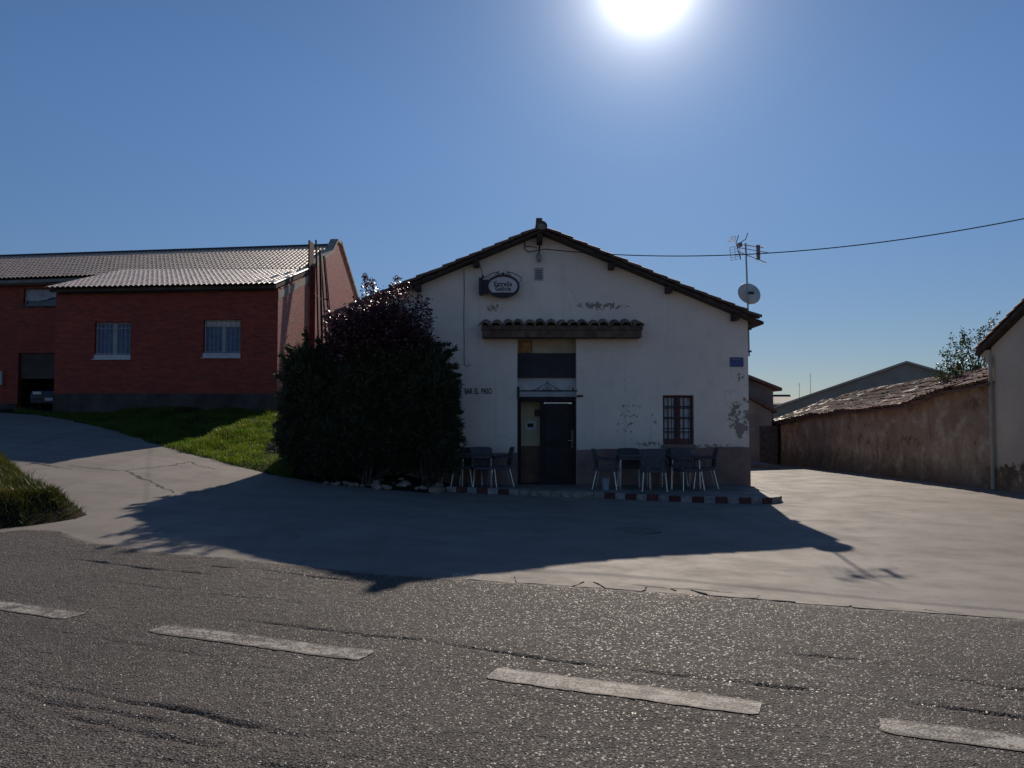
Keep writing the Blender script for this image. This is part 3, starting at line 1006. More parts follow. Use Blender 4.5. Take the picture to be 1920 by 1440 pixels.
# vent grille high in the gable
m = PB(bar)
m.box(vx0 + 0.001, vx1 - 0.001, FY + 0.06, FY + 0.08, vz0 + 0.001, vz1 - 0.001)
vent = m.build("vent", M("vent_grey", (0.30, 0.29, 0.28), 0.2, 0.7))
m = PB(bar)
frame_rect(m, vx0 - 0.015, vx1 + 0.015, vz0 - 0.015, vz1 + 0.01, 0.03, FY - 0.012, FY - 0.001)
for k in range(5):
    z = vz0 + 0.03 + k * (vz1 - vz0 - 0.05) / 5
    m.box(vx0 + 0.015, vx1 - 0.015, FY - 0.008, FY + 0.03, z, z + 0.02)
m.box(vx0 - 0.02, vx1 + 0.02, FY - 0.03, FY - 0.001, vz1 + 0.012, vz1 + 0.03)
m.build("vent_frame", M("vent_frame_paint", (0.46, 0.44, 0.42), 0.15, 0.7), vent)

# canopy over the door
m = PB(bar)
cx0, cx1 = wx(905), wx(1199)
cb, ct = wz(633, 18.4), wz(611, 18.4)
m.box(cx0, cx1, FY - 0.42, FY - 0.001, cb, cb + (ct - cb) * 0.62)
m.box(cx0 - 0.02, cx1 + 0.02, FY - 0.46, FY - 0.001, cb + (ct - cb) * 0.62 + 0.002, ct)
canopy = m.build("canopy", M("dusty_timber", (0.15, 0.10, 0.078), 0.35, 0.85, 6, 0.6, 30, 0.01, 0.2), bevel=0.01)
CT = tile_mesh("canopy_tile", M("mossy_clay_tile", (0.30, 0.19, 0.14), 0.3, 0.85, 7, 0.6, 40, 0.006, 0.2, rnd=0.3, c2=(0.17, 0.145, 0.10)), 0.55, 0.125, 0.10, 0.018, 8)
n_t = 15
for k in range(n_t):
    x = cx0 + 0.09 + (cx1 - cx0 - 0.18) * k / (n_t - 1)
    o = link("tile", CT)
    place(o, canopy, bar, Matrix.Translation((x + random.uniform(-.02, .02), FY - 0.005, ct + 0.12 + random.uniform(-.012, .02))) @ Matrix.Rotation(random.uniform(-.06, .06), 4, 'Z') @ Matrix.Rotation(0.26, 4, 'X'))
m = PB(bar)
vsl = [(cx0, FY - 0.002, ct + 0.10), (cx1, FY - 0.002, ct + 0.10), (cx1, FY - 0.44, ct + 0.002), (cx0, FY - 0.44, ct + 0.002)]
m.add(vsl + [(a, b, c - 0.0) for a, b, c in [(cx0, FY - 0.002, ct + 0.004), (cx1, FY - 0.002, ct + 0.004)]], [(0, 1, 2, 3), (0, 3, 4), (1, 5, 2)])
m.build("mortar_bed", M("canopy_mortar", (0.22, 0.20, 0.17), 0.3, 0.9, 9, 0.6, 30, 0.02), canopy)

def text_obj(body, mat, root, parent, c, size, sx=1.0, bold=0.0, depth=0.004, name="lettering", spacing=1.0):
    cu = bpy.data.curves.new("lettering", 'FONT')
    cu.body = body; cu.size = size; cu.align_x = 'CENTER'; cu.align_y = 'CENTER'
    cu.offset = bold; cu.extrude = depth; cu.space_character = spacing
    cu.resolution_u = 3
    tmp = bpy.data.objects.new("tmp_text", cu); COL.objects.link(tmp)
    bpy.context.view_layer.update()
    me = bpy.data.meshes.new_from_object(tmp.evaluated_get(bpy.context.evaluated_depsgraph_get()))
    bpy.data.objects.remove(tmp)
    me.materials.clear(); me.materials.append(mat)
    me.transform(Matrix.Rotation(R(90), 4, 'X') @ Matrix.Diagonal((sx, 1, 1, 1)))
    inv = Matrix.Translation(-root.location)
    me.transform(inv @ Matrix.Translation(c))
    me.name = name
    return link(name, me, parent)

lt = thing("wall_lettering", "black capital letters spelling the bar's name on the white wall beside the bush", "lettering", tuple(W(898, 734, FY)))
words = [("BAR", 879.5), ("EL", 894.5), ("PASO", 913.5)]
for body, px in words:
    w = W(px - 1.0, 734, FY)
    text_obj(body, LETTER, lt, lt, (w.x, FY - 0.006, w.z), 0.19, 0.54, 0.003, 0.004, "word")

# hanging oval beer sign
sgx, sgz = wx(943, FY - 0.3), wz(536, FY - 0.3)
SY = FY - 0.22
sg = thing("beer_sign", "oval beer sign with scrolled ironwork on a dark wall box under the gable", "sign", (sgx, SY, sgz))
def ellipse(a, b, n=40): return [(a * math.cos(2 * math.pi * k / n), b * math.sin(2 * math.pi * k / n)) for k in range(n)]
def ring(m, a, b, w, y0, y1, n=40):
    o_, i_ = ellipse(a, b, n), ellipse(a - w, b - w, n)
    vs = [(x, y0, z) for x, z in o_] + [(x, y0, z) for x, z in i_] + [(x, y1, z) for x, z in o_] + [(x, y1, z) for x, z in i_]
    fs = []
    for k in range(n):
        j = (k + 1) % n
        fs += [(k, j, n + j, n + k), (2 * n + k, 3 * n + k, 3 * n + j, 2 * n + j), (k, 2 * n + k, 2 * n + j, j), (n + k, n + j, 3 * n + j, 3 * n + k)]
    m.add(vs, fs)
SA, SB = 0.385, 0.265
SIGND = M("dark_sign_frame", (0.035, 0.028, 0.036), 0.3, 0.5, 8, 0.2)
SIGNF = M("sign_face", (0.62, 0.56, 0.55), 0.12, 0.5, 4, 0.05)
m = MB(); m.prism(ellipse(SA - 0.03, SB - 0.03), -0.055, 0.055); m.build("face", SIGNF, sg)
m = MB(); ring(m, SA, SB, 0.045, -0.075, 0.075); m.build("frame", SIGND, sg)
m = MB()
lowseg = [(x, z) for x, z in ellipse(SA - 0.04, SB - 0.04, 60) if z < -0.135]
lowseg.sort()
m.prism(lowseg, -0.062, -0.056); m.build("base_band", SIGND, sg)
for body, dz, sz in (("Estrella", 0.045, 0.155), ("Galicia", -0.062, 0.15)):
    text_obj(body, LETTER, sg, sg, (sgx, SY - 0.06, sgz + dz), sz, 0.80, 0.003, 0.003, "word", 1.12)
m = MB()
for s_ in (-1, 1):
    scroll(m, (s_ * 0.075, SB + 0.045), 0.05, math.pi / 2 - s_ * 0.2, math.pi / 2 - s_ * 5.2, 0.65, 0.0, 0.010)
    scroll(m, (s_ * 0.165, SB + 0.02), 0.04, math.pi / 2 + s_ * 0.2, math.pi / 2 + s_ * 5.2, 0.65, 0.0, 0.009)
    pts = [(s_ * (0.10 + 0.33 * f), 0, SB + 0.075 - 0.12 * f * f - 0.02 * f) for f in np.linspace(0, 1, 9)]
    m.tube(pts, 0.009, 5)
m.tube([(0.43, 0, SB - 0.065), (0.435, 0, SB - 0.14), (0.36, 0, SB - 0.17)], 0.009, 5)
m.lathe([(0.005, -0.02), (0.035, 0.01), (0.03, 0.05), (0.005, 0.07)], 8, (0, 0, SB))
m.build("ironwork", BLACKM, sg)
m = MB(); m.box(-0.56, -0.47, -0.10, 0.215, -0.185, 0.19); m.box(-0.47, -0.34, -0.06, 0.06, -0.17, 0.15); m.box(-0.50, -0.44, -0.03, 0.03, 0.191, 0.26)
m.build("wall_box", SIGND, sg, bevel=0.01)
m = MB(); m.tube([(-0.47, 0, 0.25), (-0.56, 0.1, 0.56)], 0.008, 5); m.build("stay_rod", BLACKM, sg)

# small fittings on the facade
def oval_lamp(px, py, label):
    w = W(px, py, FY - 0.1)
    t = thing("wall_lamp", label, "lamp", (w.x, FY, w.z))
    m = MB(); m.lathe([(0.01, -0.13), (0.045, -0.09), (0.062, -0.02), (0.06, 0.05), (0.04, 0.075), (0.012, 0.08)], 14, (0, -0.1, 0)); m.build("globe", M("lamp_glass", (0.26, 0.25, 0.24), 0.1, 0.3, 4, 0.0, spec=0.5), t, smooth=True)
    m = MB(); m.tube([(0, -0.1, 0.075), (0.01, -0.1, 0.2), (0.03, -0.06, 0.36)], 0.018, 7); m.build("arm", BLACKM, t)
oval_lamp(1010.5, 482, "small grey globe lamp hanging under the peak of the white gable")

pl = thing("orange_plaque", "small square orange plaque above the dark transom of the doorway", "plaque", (wx(986, DY), DY + 0.1, wz(650, DY)))
m = MB(); m.box(-0.14, 0.14, -0.02, -0.002, -0.14, 0.14); m.build("plate", M("orange_plate", (0.42, 0.19, 0.05), 0.3, 0.5, 9, 0.0), pl, bevel=0.004)
m = MB(); frame_rect(m, -0.15, 0.15, -0.15, 0.15, 0.018, -0.03, -0.0205); m.build("rim", M("plaque_rim", (0.22, 0.12, 0.05), 0.2, 0.5), pl)
m = MB(); m.box(-0.09, 0.09, -0.0245, -0.0205, 0.04, 0.085); m.lathe([(0.012, -0.05), (0.03, -0.02), (0.012, 0.01)], 8, (0, -0.022, -0.045)); m.build("emblem", M("plaque_emblem", (0.55, 0.36, 0.2), 0.1, 0.5), pl)

sp = thing("street_sign", "small blue enamel street nameplate at the right corner of the white wall", "street sign", tuple(W(1381, 679, FY)))
m = MB(); m.box(-0.16, 0.16, -0.02, -0.003, -0.112, 0.112); m.build("plate", M("blue_enamel", (0.05, 0.07, 0.22), 0.2, 0.4, 6, 0.0, spec=0.5), sp, bevel=0.004)
m = MB(); frame_rect(m, -0.155, 0.155, -0.107, 0.107, 0.012, -0.024, -0.0205); m.build("border", M("enamel_border", (0.16, 0.17, 0.30), 0.2, 0.4), sp)
m = MB(); m.box(-0.115, 0.10, -0.024, -0.0205, 0.05, 0.075); m.build("faded_band", M("faded_enamel", (0.20, 0.22, 0.34), 0.2, 0.5), sp)

def cable(name, label, pts, r=0.012, cat="cable", mat=None, n=5):
    m = MB(); m.tube(pts, r, n)
    return tag(m.build(name, mat or BLACKM), label, cat)
def sag(a, b, d, n=24):
    a, b = Vector(a), Vector(b)
    return [a.lerp(b, k / n) - Vector((0, 0, d * 4 * (k / n) * (1 - k / n))) for k in range(n + 1)]
A0 = W(1012, 466, FY - 0.12)
lp = [W(978, 446, FY - 0.03), W(984, 456, FY - 0.03), W(984, 467, FY - 0.03), W(990, 472, FY - 0.05), W(1005, 470, FY - 0.1)]
A1 = Vector(A0)
B1 = W(1960, 402, 14.0)
pts = lp + sag(W(1022, 467, FY - 0.42), B1, 0.40, 40)
cable("power_cable", "black power cable slung from the white gable across the sky to the right", pts, 0.011)
cable("service_wire", "short black wire looping from the gable lamp to the eave", [W(985, 462, FY - 0.03), W(996, 462, FY - 0.03), W(1008, 465, FY - 0.05)], 0.008)
wp_ = [W(870, 505, FY - 0.02)] + [W(870 + 0.4 * math.sin(k), 520 + k * 16, FY - 0.02) for k in range(10)] + [W(871, 684, FY - 0.03), W(877, 687, FY - 0.03), W(882, 684, FY - 0.03), W(880, 681, FY - 0.03)]
cable("hanging_wire", "thin black wire hanging down the white wall left of the beer sign", wp_, 0.0065)

# aerial and dish at the right eave
mx = wx(1401, FY + 0.3)
ant = thing("tv_aerial", "rooftop television aerial on a thin mast at the right eave", "aerial", (mx, FY + 0.25, 2.2))
base = ant.location
def L(px, py, y=FY + 0.25): return W(px, py, y) - base
m = MB(); m.tube([L(1404.5, 668), L(1403, 600), L(1400.5, 520), L(1398, 456)], 0.020, 8); m.build("mast", GALV, ant)
for (py) in (617, 659):
    a = L(1395, py); m = MB(); m.box(a.x - 0.09, a.x + 0.17, -0.05, 0.03, a.z - 0.02, a.z + 0.02); m.build("wall_bracket", BLACKM, ant)
m = MB()
for (a, b, ya, yb) in (((1380, 459), (1434, 463), -0.1, 0.1), ((1383, 463), (1435, 478), 0.05, -0.25), ((1383, 470), (1434, 494), 0.05, -0.1)):
    m.tube([L(*a) + Vector((0, ya, 0)), L(*b) + Vector((0, yb, 0))], 0.009, 5)
m.build("booms", GALV, ant)
m = MB()
a = L(1421, 460); b = L(1422, 487)
m.box(a.x - 0.035, a.x + 0.035, -0.06, 0.02, b.z, a.z); m.build("panel_reflector", M("reddish_aerial_plate", (0.28, 0.20, 0.20), 0.2, 0.5), ant)
m = MB()
for k in range(10):
    f = k / 9
    for (p, q) in (((1392, 460), (1434, 463)), ((1392, 473), (1434, 494))):
        c = L(*p).lerp(L(*q), f)
        m.tube([c + Vector((-0.0, -0.22 + 0.08 * f, 0.0)), c + Vector((0.0, 0.22 - 0.08 * f, 0.0))], 0.005, 4)
m.build("elements", GALV, ant)
m = MB()
piv = L(1380, 456)
for (e1, e2) in (((1380, 456), (1385, 441)), ((1380, 456), (1389, 487)), ((1384, 457), (1398, 449)), ((1398, 449), (1402, 437))):
    m.tube([L(*e1), L(*e2)], 0.010, 5)
m.build("mount", BLACKM, ant)
m = MB()
def grid_panel(m, p00, p10, p01, nx, ny, y0, y1):
    P00, P10, P01 = (L(*p) for p in (p00, p10, p01))
    for k in range(nx + 1):
        o = (P10 - P00) * (k / nx); m.tube([P00 + o + Vector((0, y0, 0)), P01 + o + Vector((0, y1, 0))], 0.005, 4)
    for k in range(ny + 1):
        o = (P01 - P00) * (k / ny); dy = Vector((0, y0 + (y1 - y0) * k / ny, 0)); m.tube([P00 + o + dy, P10 + o + dy], 0.005, 4)
grid_panel(m, (1368, 445), (1380, 443), (1365, 456), 5, 4, 0.0, 0.0)
grid_panel(m, (1366, 466), (1384, 462), (1373, 487), 2, 5, -0.1, 0.1)
m.build("reflector_grid", STEEL, ant)
m = MB(); c = L(1387, 459); m.box(c.x - 0.05, c.x + 0.05, -0.05, 0.05, c.z - 0.045, c.z + 0.045); m.build("junction_box", M("aerial_box", (0.30, 0.24, 0.22), 0.2, 0.5), ant, bevel=0.008)

dc = W(1405, 550, FY + 0.45)
dish = thing("satellite_dish", "pale round satellite dish seen from behind above the right eave", "satellite dish", tuple(dc))
m = MB()
prof = [(0.005, 0.075), (0.09, 0.07), (0.17, 0.05), (0.23, 0.024), (0.265, 0.0), (0.27, -0.012), (0.262, -0.008), (0.22, 0.014), (0.16, 0.040), (0.08, 0.058), (0.005, 0.062)]
m.lathe(prof, 40)
o = m.build("bowl", M("dish_paint", (0.55, 0.55, 0.54), 0.1, 0.55, 3, 0.0), dish, smooth=True)
o.matrix_basis = Matrix.Rotation(R(8), 4, 'Z') @ Matrix.Rotation(R(70), 4, 'X') @ Matrix.Scale(1.06, 4)
m = MB(); m.tube([(-0.09, -0.24, -0.03), (-0.05, -0.10, -0.02), (-0.02, 0.0, -0.02)], 0.022, 8); m.box(-0.03, 0.08, -0.10, -0.05, -0.035, 0.03); m.build("bracket", BLACKM, dish)
m = MB(); m.tube([(0.0, 0.02, -0.26), (0.03, 0.30, -0.16), (0.04, 0.46, 0.02)], 0.012, 6); m.build("feed_arm", GALV, dish)
m = MB(); m.lathe([(0.01, 0), (0.03, 0.01), (0.03, 0.07), (0.02, 0.1), (0.01, 0.1)], 12, (0.04, 0.47, 0.0)); m.build("receiver", M("receiver_grey", (0.4, 0.4, 0.4), 0.1, 0.5), dish)

# ------------------------------------------------------------------ pavement and painted kerb before the bar
PAVE = M("pavement_concrete", (0.19, 0.175, 0.16), 0.25, 0.75, 2, 0.4, 60, 0.006, 0.4)
kerb_pts = []
ctrl = [G(836, 922), G(905, 926), G(974, 929), G(1115, 934), G(1240, 940), G(1330, 943.5), G(1405, 945)]
ctrl = [(p.x, p.y) for p in ctrl]
cx_, cy_ = ctrl[-1]
corner = [(cx_ + 0.28, cy_ + 0.02), (cx_ + 0.55, cy_ + 0.12), (cx_ + 0.75, cy_ + 0.34), (cx_ + 0.84, cy_ + 0.62), (cx_ + 0.86, cy_ + 1.2), (cx_ + 0.86, cy_ + 3.5), (cx_ + 0.95, cy_ + 15)]
line = ctrl + corner
def resample(pts, st):
    out = [Vector((*pts[0], 0))]; acc = 0.0
    for a, b in zip(pts[:-1], pts[1:]):
        a, b = Vector((*a, 0)), Vector((*b, 0)); d = (b - a).length; t = st - acc
        while t <= d:
            out.append(a.lerp(b, t / d)); t += st
        acc = (acc + d) % st if t - st <= d else acc
        acc = d - (t - st)
    return out
def kerb_top(x, y): return gh(x, y) + 0.115
poly = [(p[0], p[1] + 0.10) for p in line[:8]] + [(p[0] - 0.10, p[1]) for p in line[8:]]
back = [(line[-1][0] - 1.0, line[-1][1]), (WR - 0.2, line[-1][1]), (WR - 0.2, FY + 0.06), (line[0][0], FY + 0.06)]
pp = poly + back
m = MB()
tris = geometry.tessellate_polygon([[Vector((a, b, 0)) for a, b in pp]])
def pave_z(a, b):
    return kerb_top(a, min(b, FY)) * max(0, 1 - max(0, b - 16) / 3.0) + 0.0 * min(1, max(0, b - 16) / 3.0) if a < WR + 0.2 else kerb_top(a, b) - 0.006
m.add([(a, b, pave_z(a, b) - 0.004) for a, b in pp], [tuple(t) for t in tris])
pave = struct(m.build("pavement", PAVE))
RED = M("kerb_red_paint", (0.10, 0.03, 0.032), 0.35, 0.65, 9, 0.4, 60, 0.005, 0.3, rnd=0.2)
WHT = M("kerb_white_paint", (0.28, 0.25, 0.23), 0.3, 0.65, 9, 0.4, 60, 0.005, 0.3, rnd=0.15)
RAW = M("kerb_concrete", (0.26, 0.235, 0.20), 0.3, 0.75, 9, 0.4, 60, 0.005, 0.3, rnd=0.15)
kp = resample(line, 0.225)
skip0, skip1 = wx(968, 17.0), wx(1120, 16.6)
for k in range(len(kp) - 1):
    a, b = kp[k], kp[k + 1]
    d = (b - a); nrm = Vector((-d.y, d.x, 0)).normalized()
    a2, b2 = a.lerp(b, 0.015), a.lerp(b, 0.985)
    w_ = 0.13
    q = [a2, b2, b2 + nrm * w_, a2 + nrm * w_]
    jig = random.uniform(-.006, .008)
    zt = [kerb_top(p.x, p.y) + jig for p in q]; zb = [gh(p.x, p.y) - 0.06 for p in q]
    m = MB(); m.add([(p.x, p.y, z) for p, z in zip(q, zb)] + [(p.x, p.y, z) for p, z in zip(q, zt)], [(0, 3, 2, 1), (4, 5, 6, 7), (0, 1, 5, 4), (1, 2, 6, 5), (2, 3, 7, 6), (3, 0, 4, 7)])
    mid_ = (a + b) / 2
    mt = RAW if mid_.x > cx_ + 0.5 or skip0 < mid_.x < skip1 else (RED if k % 2 else WHT)
    if a.y > 22: continue
    m.build("kerb_stone", mt, pave, bevel=0.012)

# ------------------------------------------------------------------ brick house on the left
def mat_brick(name, c1, c2, mortar):
    t = NT(name)
    p = t.wpos()
    x, y, z = t.sep(p)
    u = t.math('ADD', x, y)
    vec = t.comb(u, z, 0.0)
    b = t.new("ShaderNodeTexBrick")
    b.offset = 0.5; b.inputs["Scale"].default_value = 1.0
    b.inputs["Brick Width"].default_value = 0.25; b.inputs["Row Height"].default_value = 0.068
    b.inputs["Mortar Size"].default_value = 0.006; b.inputs["Mortar Smooth"].default_value = 0.3; b.inputs["Bias"].default_value = 0.0
    b.inputs["Color1"].default_value = (*c1, 1); b.inputs["Color2"].default_value = (*c2, 1); b.inputs["Mortar"].default_value = (*mortar, 1)
    t.l.new(vec, b.inputs["Vector"])
    big = t.noise(p, 0.7, 4)
    c = t.mix(t.math('MULTIPLY', t.ramp(big, 0.4, 0.7), 0.3), b.outputs["Color"], (c1[0] * 0.6, c1[1] * 0.6, c1[2] * 0.6))
    st = t.noise(t.comb(t.math('MULTIPLY', u, 2.6), t.math('MULTIPLY', z, 0.3), 0.0), 1.0, 6, 0.65)
    c = t.mix(t.math('MULTIPLY', t.ramp(st, 0.5, 0.72), 0.35), c, (0.10, 0.035, 0.026))
    h = t.math('SUBTRACT', t.math('MULTIPLY', t.noise(p, 40, 3), 0.25), b.outputs["Fac"])
    return t.done(c, 0.6, t.bump(h, 0.9, 0.016), 0.45)
BRICK = mat_brick("red_brick", (0.43, 0.054, 0.024), (0.23, 0.028, 0.016), (0.21, 0.075, 0.052))
RTILE = M("concrete_roof_tile", (0.46, 0.36, 0.29), 0.2, 0.5, 5, 0.4, 60, 0.004, 0.5, rnd=0.14, c2=(0.31, 0.24, 0.19))
RENDERW = M("grey_render", (0.085, 0.07, 0.062), 0.35, 0.9, 1.2, 0.5, 30, 0.01, 0.2)
WFRAME = M("white_window_frame", (0.42, 0.39, 0.37), 0.1, 0.5, 5, 0.1)
COPE = M("stone_coping", (0.36, 0.32, 0.26), 0.3, 0.85, 5, 0.5, 40, 0.006, 0.25)
DKTRIM = M("dark_ridge_metal", (0.035, 0.035, 0.045), 0.2, 0.5, 6, 0.1)

AY, MY = 26.8, 31.2              # front walls of the annex and the main block
ax0, ax1 = W(104, 600, AY).x, W(521, 600, AY).x
aze = W(300, 541, AY - 0.3).z    # annex eave
annex = thing("brick_annex", "low red brick annex with two white barred windows under a wavy pale tile roof", "house", ((ax0 + ax1) / 2, AY, 1.2))
def az(py, y=AY): return W(960, py, y).z
win = []
for (p0, p1, t0, t1) in ((177, 245, 604, 674), (381, 451, 599, 671)):
    win.append((W(p0, 640, AY).x, W(p1, 640, AY).x, az(t1), az(t0)))
pit = R(16.5)
aroof_top = lambda y: aze + 0.06 + (y - (AY - 0.35)) * math.tan(pit)
m = PB(annex)
wall_holes(m, [(ax0, 0.0), (ax1, 0.0), (ax1, aze + 0.06), (ax0, aze - 0.08)], [rect(a, b, c, d) for a, b, c, d in win], AY, AY + 0.3)
for x0, x1 in ((ax0, ax0 + 0.3), (ax1 - 0.3, ax1)):
    m.prism([(AY + 0.3, 0.0), (MY - 0.02, 0.0), (MY - 0.02, aroof_top(MY) - 0.12), (AY + 0.3, aroof_top(AY + 0.3) - 0.12)], x0, x1, 'x')
m.build("wall", BRICK)
m = PB(annex)
m.prism([(AY - 0.30, aze - 0.06), (MY, aroof_top(MY) - 0.14), (MY, aroof_top(MY) - 0.02), (AY - 0.30, aze + 0.05)], ax0 - 0.05, ax1 + 0.015, 'x')
m.v = [(a, b, c + 0.07 - (ax1 - a) * 0.018) for a, b, c in m.v]
adeck = m.build("roof", RENDERW)
m = PB(annex)
m.prism([(AY + 0.0, aze - 0.32), (MY, aroof_top(MY) - 0.42), (MY, aroof_top(MY) - 0.145), (AY + 0.0, aze - 0.07)], ax1 + 0.001, ax1 + 0.012, 'x')
m.build("verge_band", M("verge_band", (0.30, 0.26, 0.22), 0.2, 0.85), None)
m = PB(annex)
pzt = az(738)
m.box(ax0 - 0.02, ax1 + 0.02, AY - 0.035, AY - 0.001, 0.2, pzt)
m.box(ax1 + 0.001, ax1 + 0.03, AY, MY - 0.3, 0.2, pzt)
m.build("plinth", RENDERW)

BLUEC = M("blue_striped_curtain", (0.15, 0.19, 0.29), 0.15, 0.9, 6, 0.0)
def barred_window(root, x0, x1, z0, z1, yf, valance):
    m = PB(root); y = yf + 0.14
    frame_rect(m, x0 + 0.001, x1 - 0.001, z0 + 0.001, z1 - 0.001, 0.05, y, y + 0.06)
    f = m.build("window", WFRAME)
    xm = (x0 + x1) / 2 + 0.02
    m = PB(root); m.box(xm - 0.055, xm + 0.055, y - 0.005, y + 0.055, z0 + 0.052, z1 - 0.052); m.build("mullion", WFRAME, f)
    for a, b in ((x0 + 0.052, xm - 0.056), (xm + 0.056, x1 - 0.052)):
        m = PB(root); m.box(a, b, y + 0.02, y + 0.026, z0 + 0.052, z1 - 0.052)
        m.build("pane", mat_glass("blue_glass", (0.05, 0.06, 0.075), 0.08), f)
        m = PB(root); n_ = 20; lo, hi = z0 + 0.055, z1 - 0.055
        pts = [(a + 0.003 + (b - a - 0.006) * k / n_, y + 0.012 + 0.006 * (1 if k % 2 else -1)) for k in range(n_ + 1)]
        m.add([(p, q, lo) for p, q in pts] + [(p, q, hi) for p, q in pts], [(k, k + 1, k + 2 + n_, k + 1 + n_) for k in range(n_)])
        m.build("curtain", BLUEC, f)
    m = PB(root)
    for k in range(9):
        x = x0 + 0.06 + (x1 - x0 - 0.12) * k / 8
        m.bar((x, yf + 0.05, z0 + 0.02), (x, yf + 0.05, z1 - 0.02), 0.008, 5)
    for z in (z0 + 0.2, z1 - 0.2):
        m.box(x0 - 0.001, x1 + 0.001, yf + 0.043, yf + 0.057, z - 0.008, z + 0.008)
    m.build("window_grille", WFRAME, f)
    m = PB(root); m.box(x0 - 0.06, x1 + 0.02, yf - 0.06, yf + 0.139, z0 - 0.015, z0 + 0.10 if False else z0 + 0.012); m.box(x0 + 0.0, x1 - 0.0, yf - 0.012, yf + 0.02, z0 - 0.004, z0 + 0.16)
    m.build("sill", M("pale_sill", (0.55, 0.54, 0.55), 0.1, 0.7), f)
    if valance:
        for k in range(7):
            a = x0 + 0.055 + (x1 - x0 - 0.11) * k / 7
            m = PB(root); m.box(a + 0.006, a + (x1 - x0 - 0.11) / 7 - 0.006, y - 0.012, y - 0.006, z1 - 0.24, z1 - 0.06)
            m.build("valance_panel", M("valance", (0.62, 0.56, 0.52), 0.1, 0.8, 5, 0), f)
for k, (a, b, c, d) in enumerate(win):
    barred_window(annex, a, b, c, d, AY, k == 1)

def roll_tile(name, mat, w=0.345, L=0.46, amp=0.046, th=0.016, seg=12):
    """double-roll roof tile, uphill edge at the origin, running down along -Y"""
    m = MB(); vs = []
    for dz in (0.0, -th):
        for y in (0.0, -L):
            for k in range(seg + 1):
                x = -w / 2 + w * k / seg
                vs.append((x, y, dz + amp * abs(math.sin(2 * math.pi * k / seg)) ** 0.8 * (1.0)))
    n = seg + 1; fs = []
    for k in range(seg):
        fs.append((k, k + 1, n + k + 1, n + k)); fs.append((2 * n + k, 3 * n + k, 3 * n + k + 1, 2 * n + k + 1)); fs.append((n + k, n + k + 1, 3 * n + k + 1, 3 * n + k))
    fs.append((0, n, 3 * n, 2 * n)); fs.append((seg, 2 * n + seg, 3 * n + seg, n + seg))
    m.add(vs, fs)
    return m.mesh(name, mat)
ATILE = M("pale_concrete_tile", (0.74, 0.61, 0.51), 0.2, 0.42, 5, 0.4, 60, 0.004, 0.6, rnd=0.14, c2=(0.56, 0.45, 0.37))
RTA = roll_tile("tile", ATILE)
RT = roll_tile("tile", RTILE)
expo = 0.40
def flat_roof_tile(x, d, y0, z0, pitch, lift=0.0, roll=0.0):
    """d metres up the slope from the eave at (y0, z0)"""
    y = y0 + d * math.cos(pitch); z = z0 + d * math.sin(pitch)
    return Matrix.Translation((x, y, z + lift)) @ Matrix.Rotation(-roll, 4, 'Y') @ Matrix.Rotation(pitch - 0.035 + random.uniform(-.006, .006), 4, 'X') @ Matrix.Rotation(random.uniform(-.01, .01), 4, 'Z')
KA = 0.018
ncol = int((ax1 - ax0 + 0.25) / 0.345)
nrow = int((MY - AY + 0.3) / math.cos(pit) / expo) + 1
for r_ in range(nrow):
    for c_ in range(ncol):
        o = link("tile", RTA)
        x_ = ax1 + 0.03 - 0.1725 - c_ * 0.345
        place(o, adeck, annex, flat_roof_tile(x_, expo * (r_ + 1), AY - 0.47, aze + 0.035 + 0.07 - (ax1 - x_) * KA, pit, 0.03, KA))
m = PB(annex); m.tube([(ax0 + 0.1, AY - 0.06, aze - 0.13), (ax1 - 0.05, AY - 0.06, aze + 0.0)], 0.04, 8); m.build("eave_moulding", RENDERW, adeck)

house = thing("brick_house", "long red brick house with pale tiled roof and parapet gable on the left", "house", (-14, MY, 1.2))
hx0, hx1 = -34.0, W(580, 500, MY).x
hze = W(60, 524, MY - 0.3).z
hridge_y = 35.5
hzr = W(600, 464, hridge_y).z
KH, KR = 0.034, 0.034          # fall to the left of eave and ridge
hze = hze + 0.0 + (hx1 - W(60, 524, MY).x) * KH
hp = math.atan2(hzr - hze, hridge_y - (MY - 0.35))
def hfall(a, b, c):
    f = min(1.0, max(0.0, (b - (MY - 0.4)) / (hridge_y - MY + 0.4)))
    if b > hridge_y: f = max(0.0, 1 - (b - hridge_y) / (back_y - hridge_y))
    return (a, b, c - (hx1 - a) * (KH + (KR - KH) * f))
back_y = 2 * hridge_y - MY
back_y = 2 * hridge_y - MY
# garage opening and high window
gx0, gx1, gz0, gz1 = W(34, 700, MY).x, W(112, 700, MY).x, 0.6, W(60, 662, MY).z
ux0, ux1, uz0, uz1 = W(44, 555, MY).x, W(112, 555, MY).x, W(60, 573, MY).z, W(60, 541, MY).z
m = PB(house)
wall_holes(m, [(hx0, -1.0), (hx1, -1.0), (hx1, hze - 0.05), (hx0, hze - 0.05 - (hx1 - hx0) * KH)], [rect(gx0, gx1, gz0, gz1), rect(ux0, ux1, uz0, uz1)], MY, MY + 0.3)
m.box(hx0, hx0 + 0.3, MY + 0.3, back_y, 0, hze - 0.05 - (hx1 - hx0) * KH); m.box(hx0, hx1, back_y - 0.3, back_y, 0, hze - 0.05 - (hx1 - hx0) * KH)
m.build("wall", BRICK)
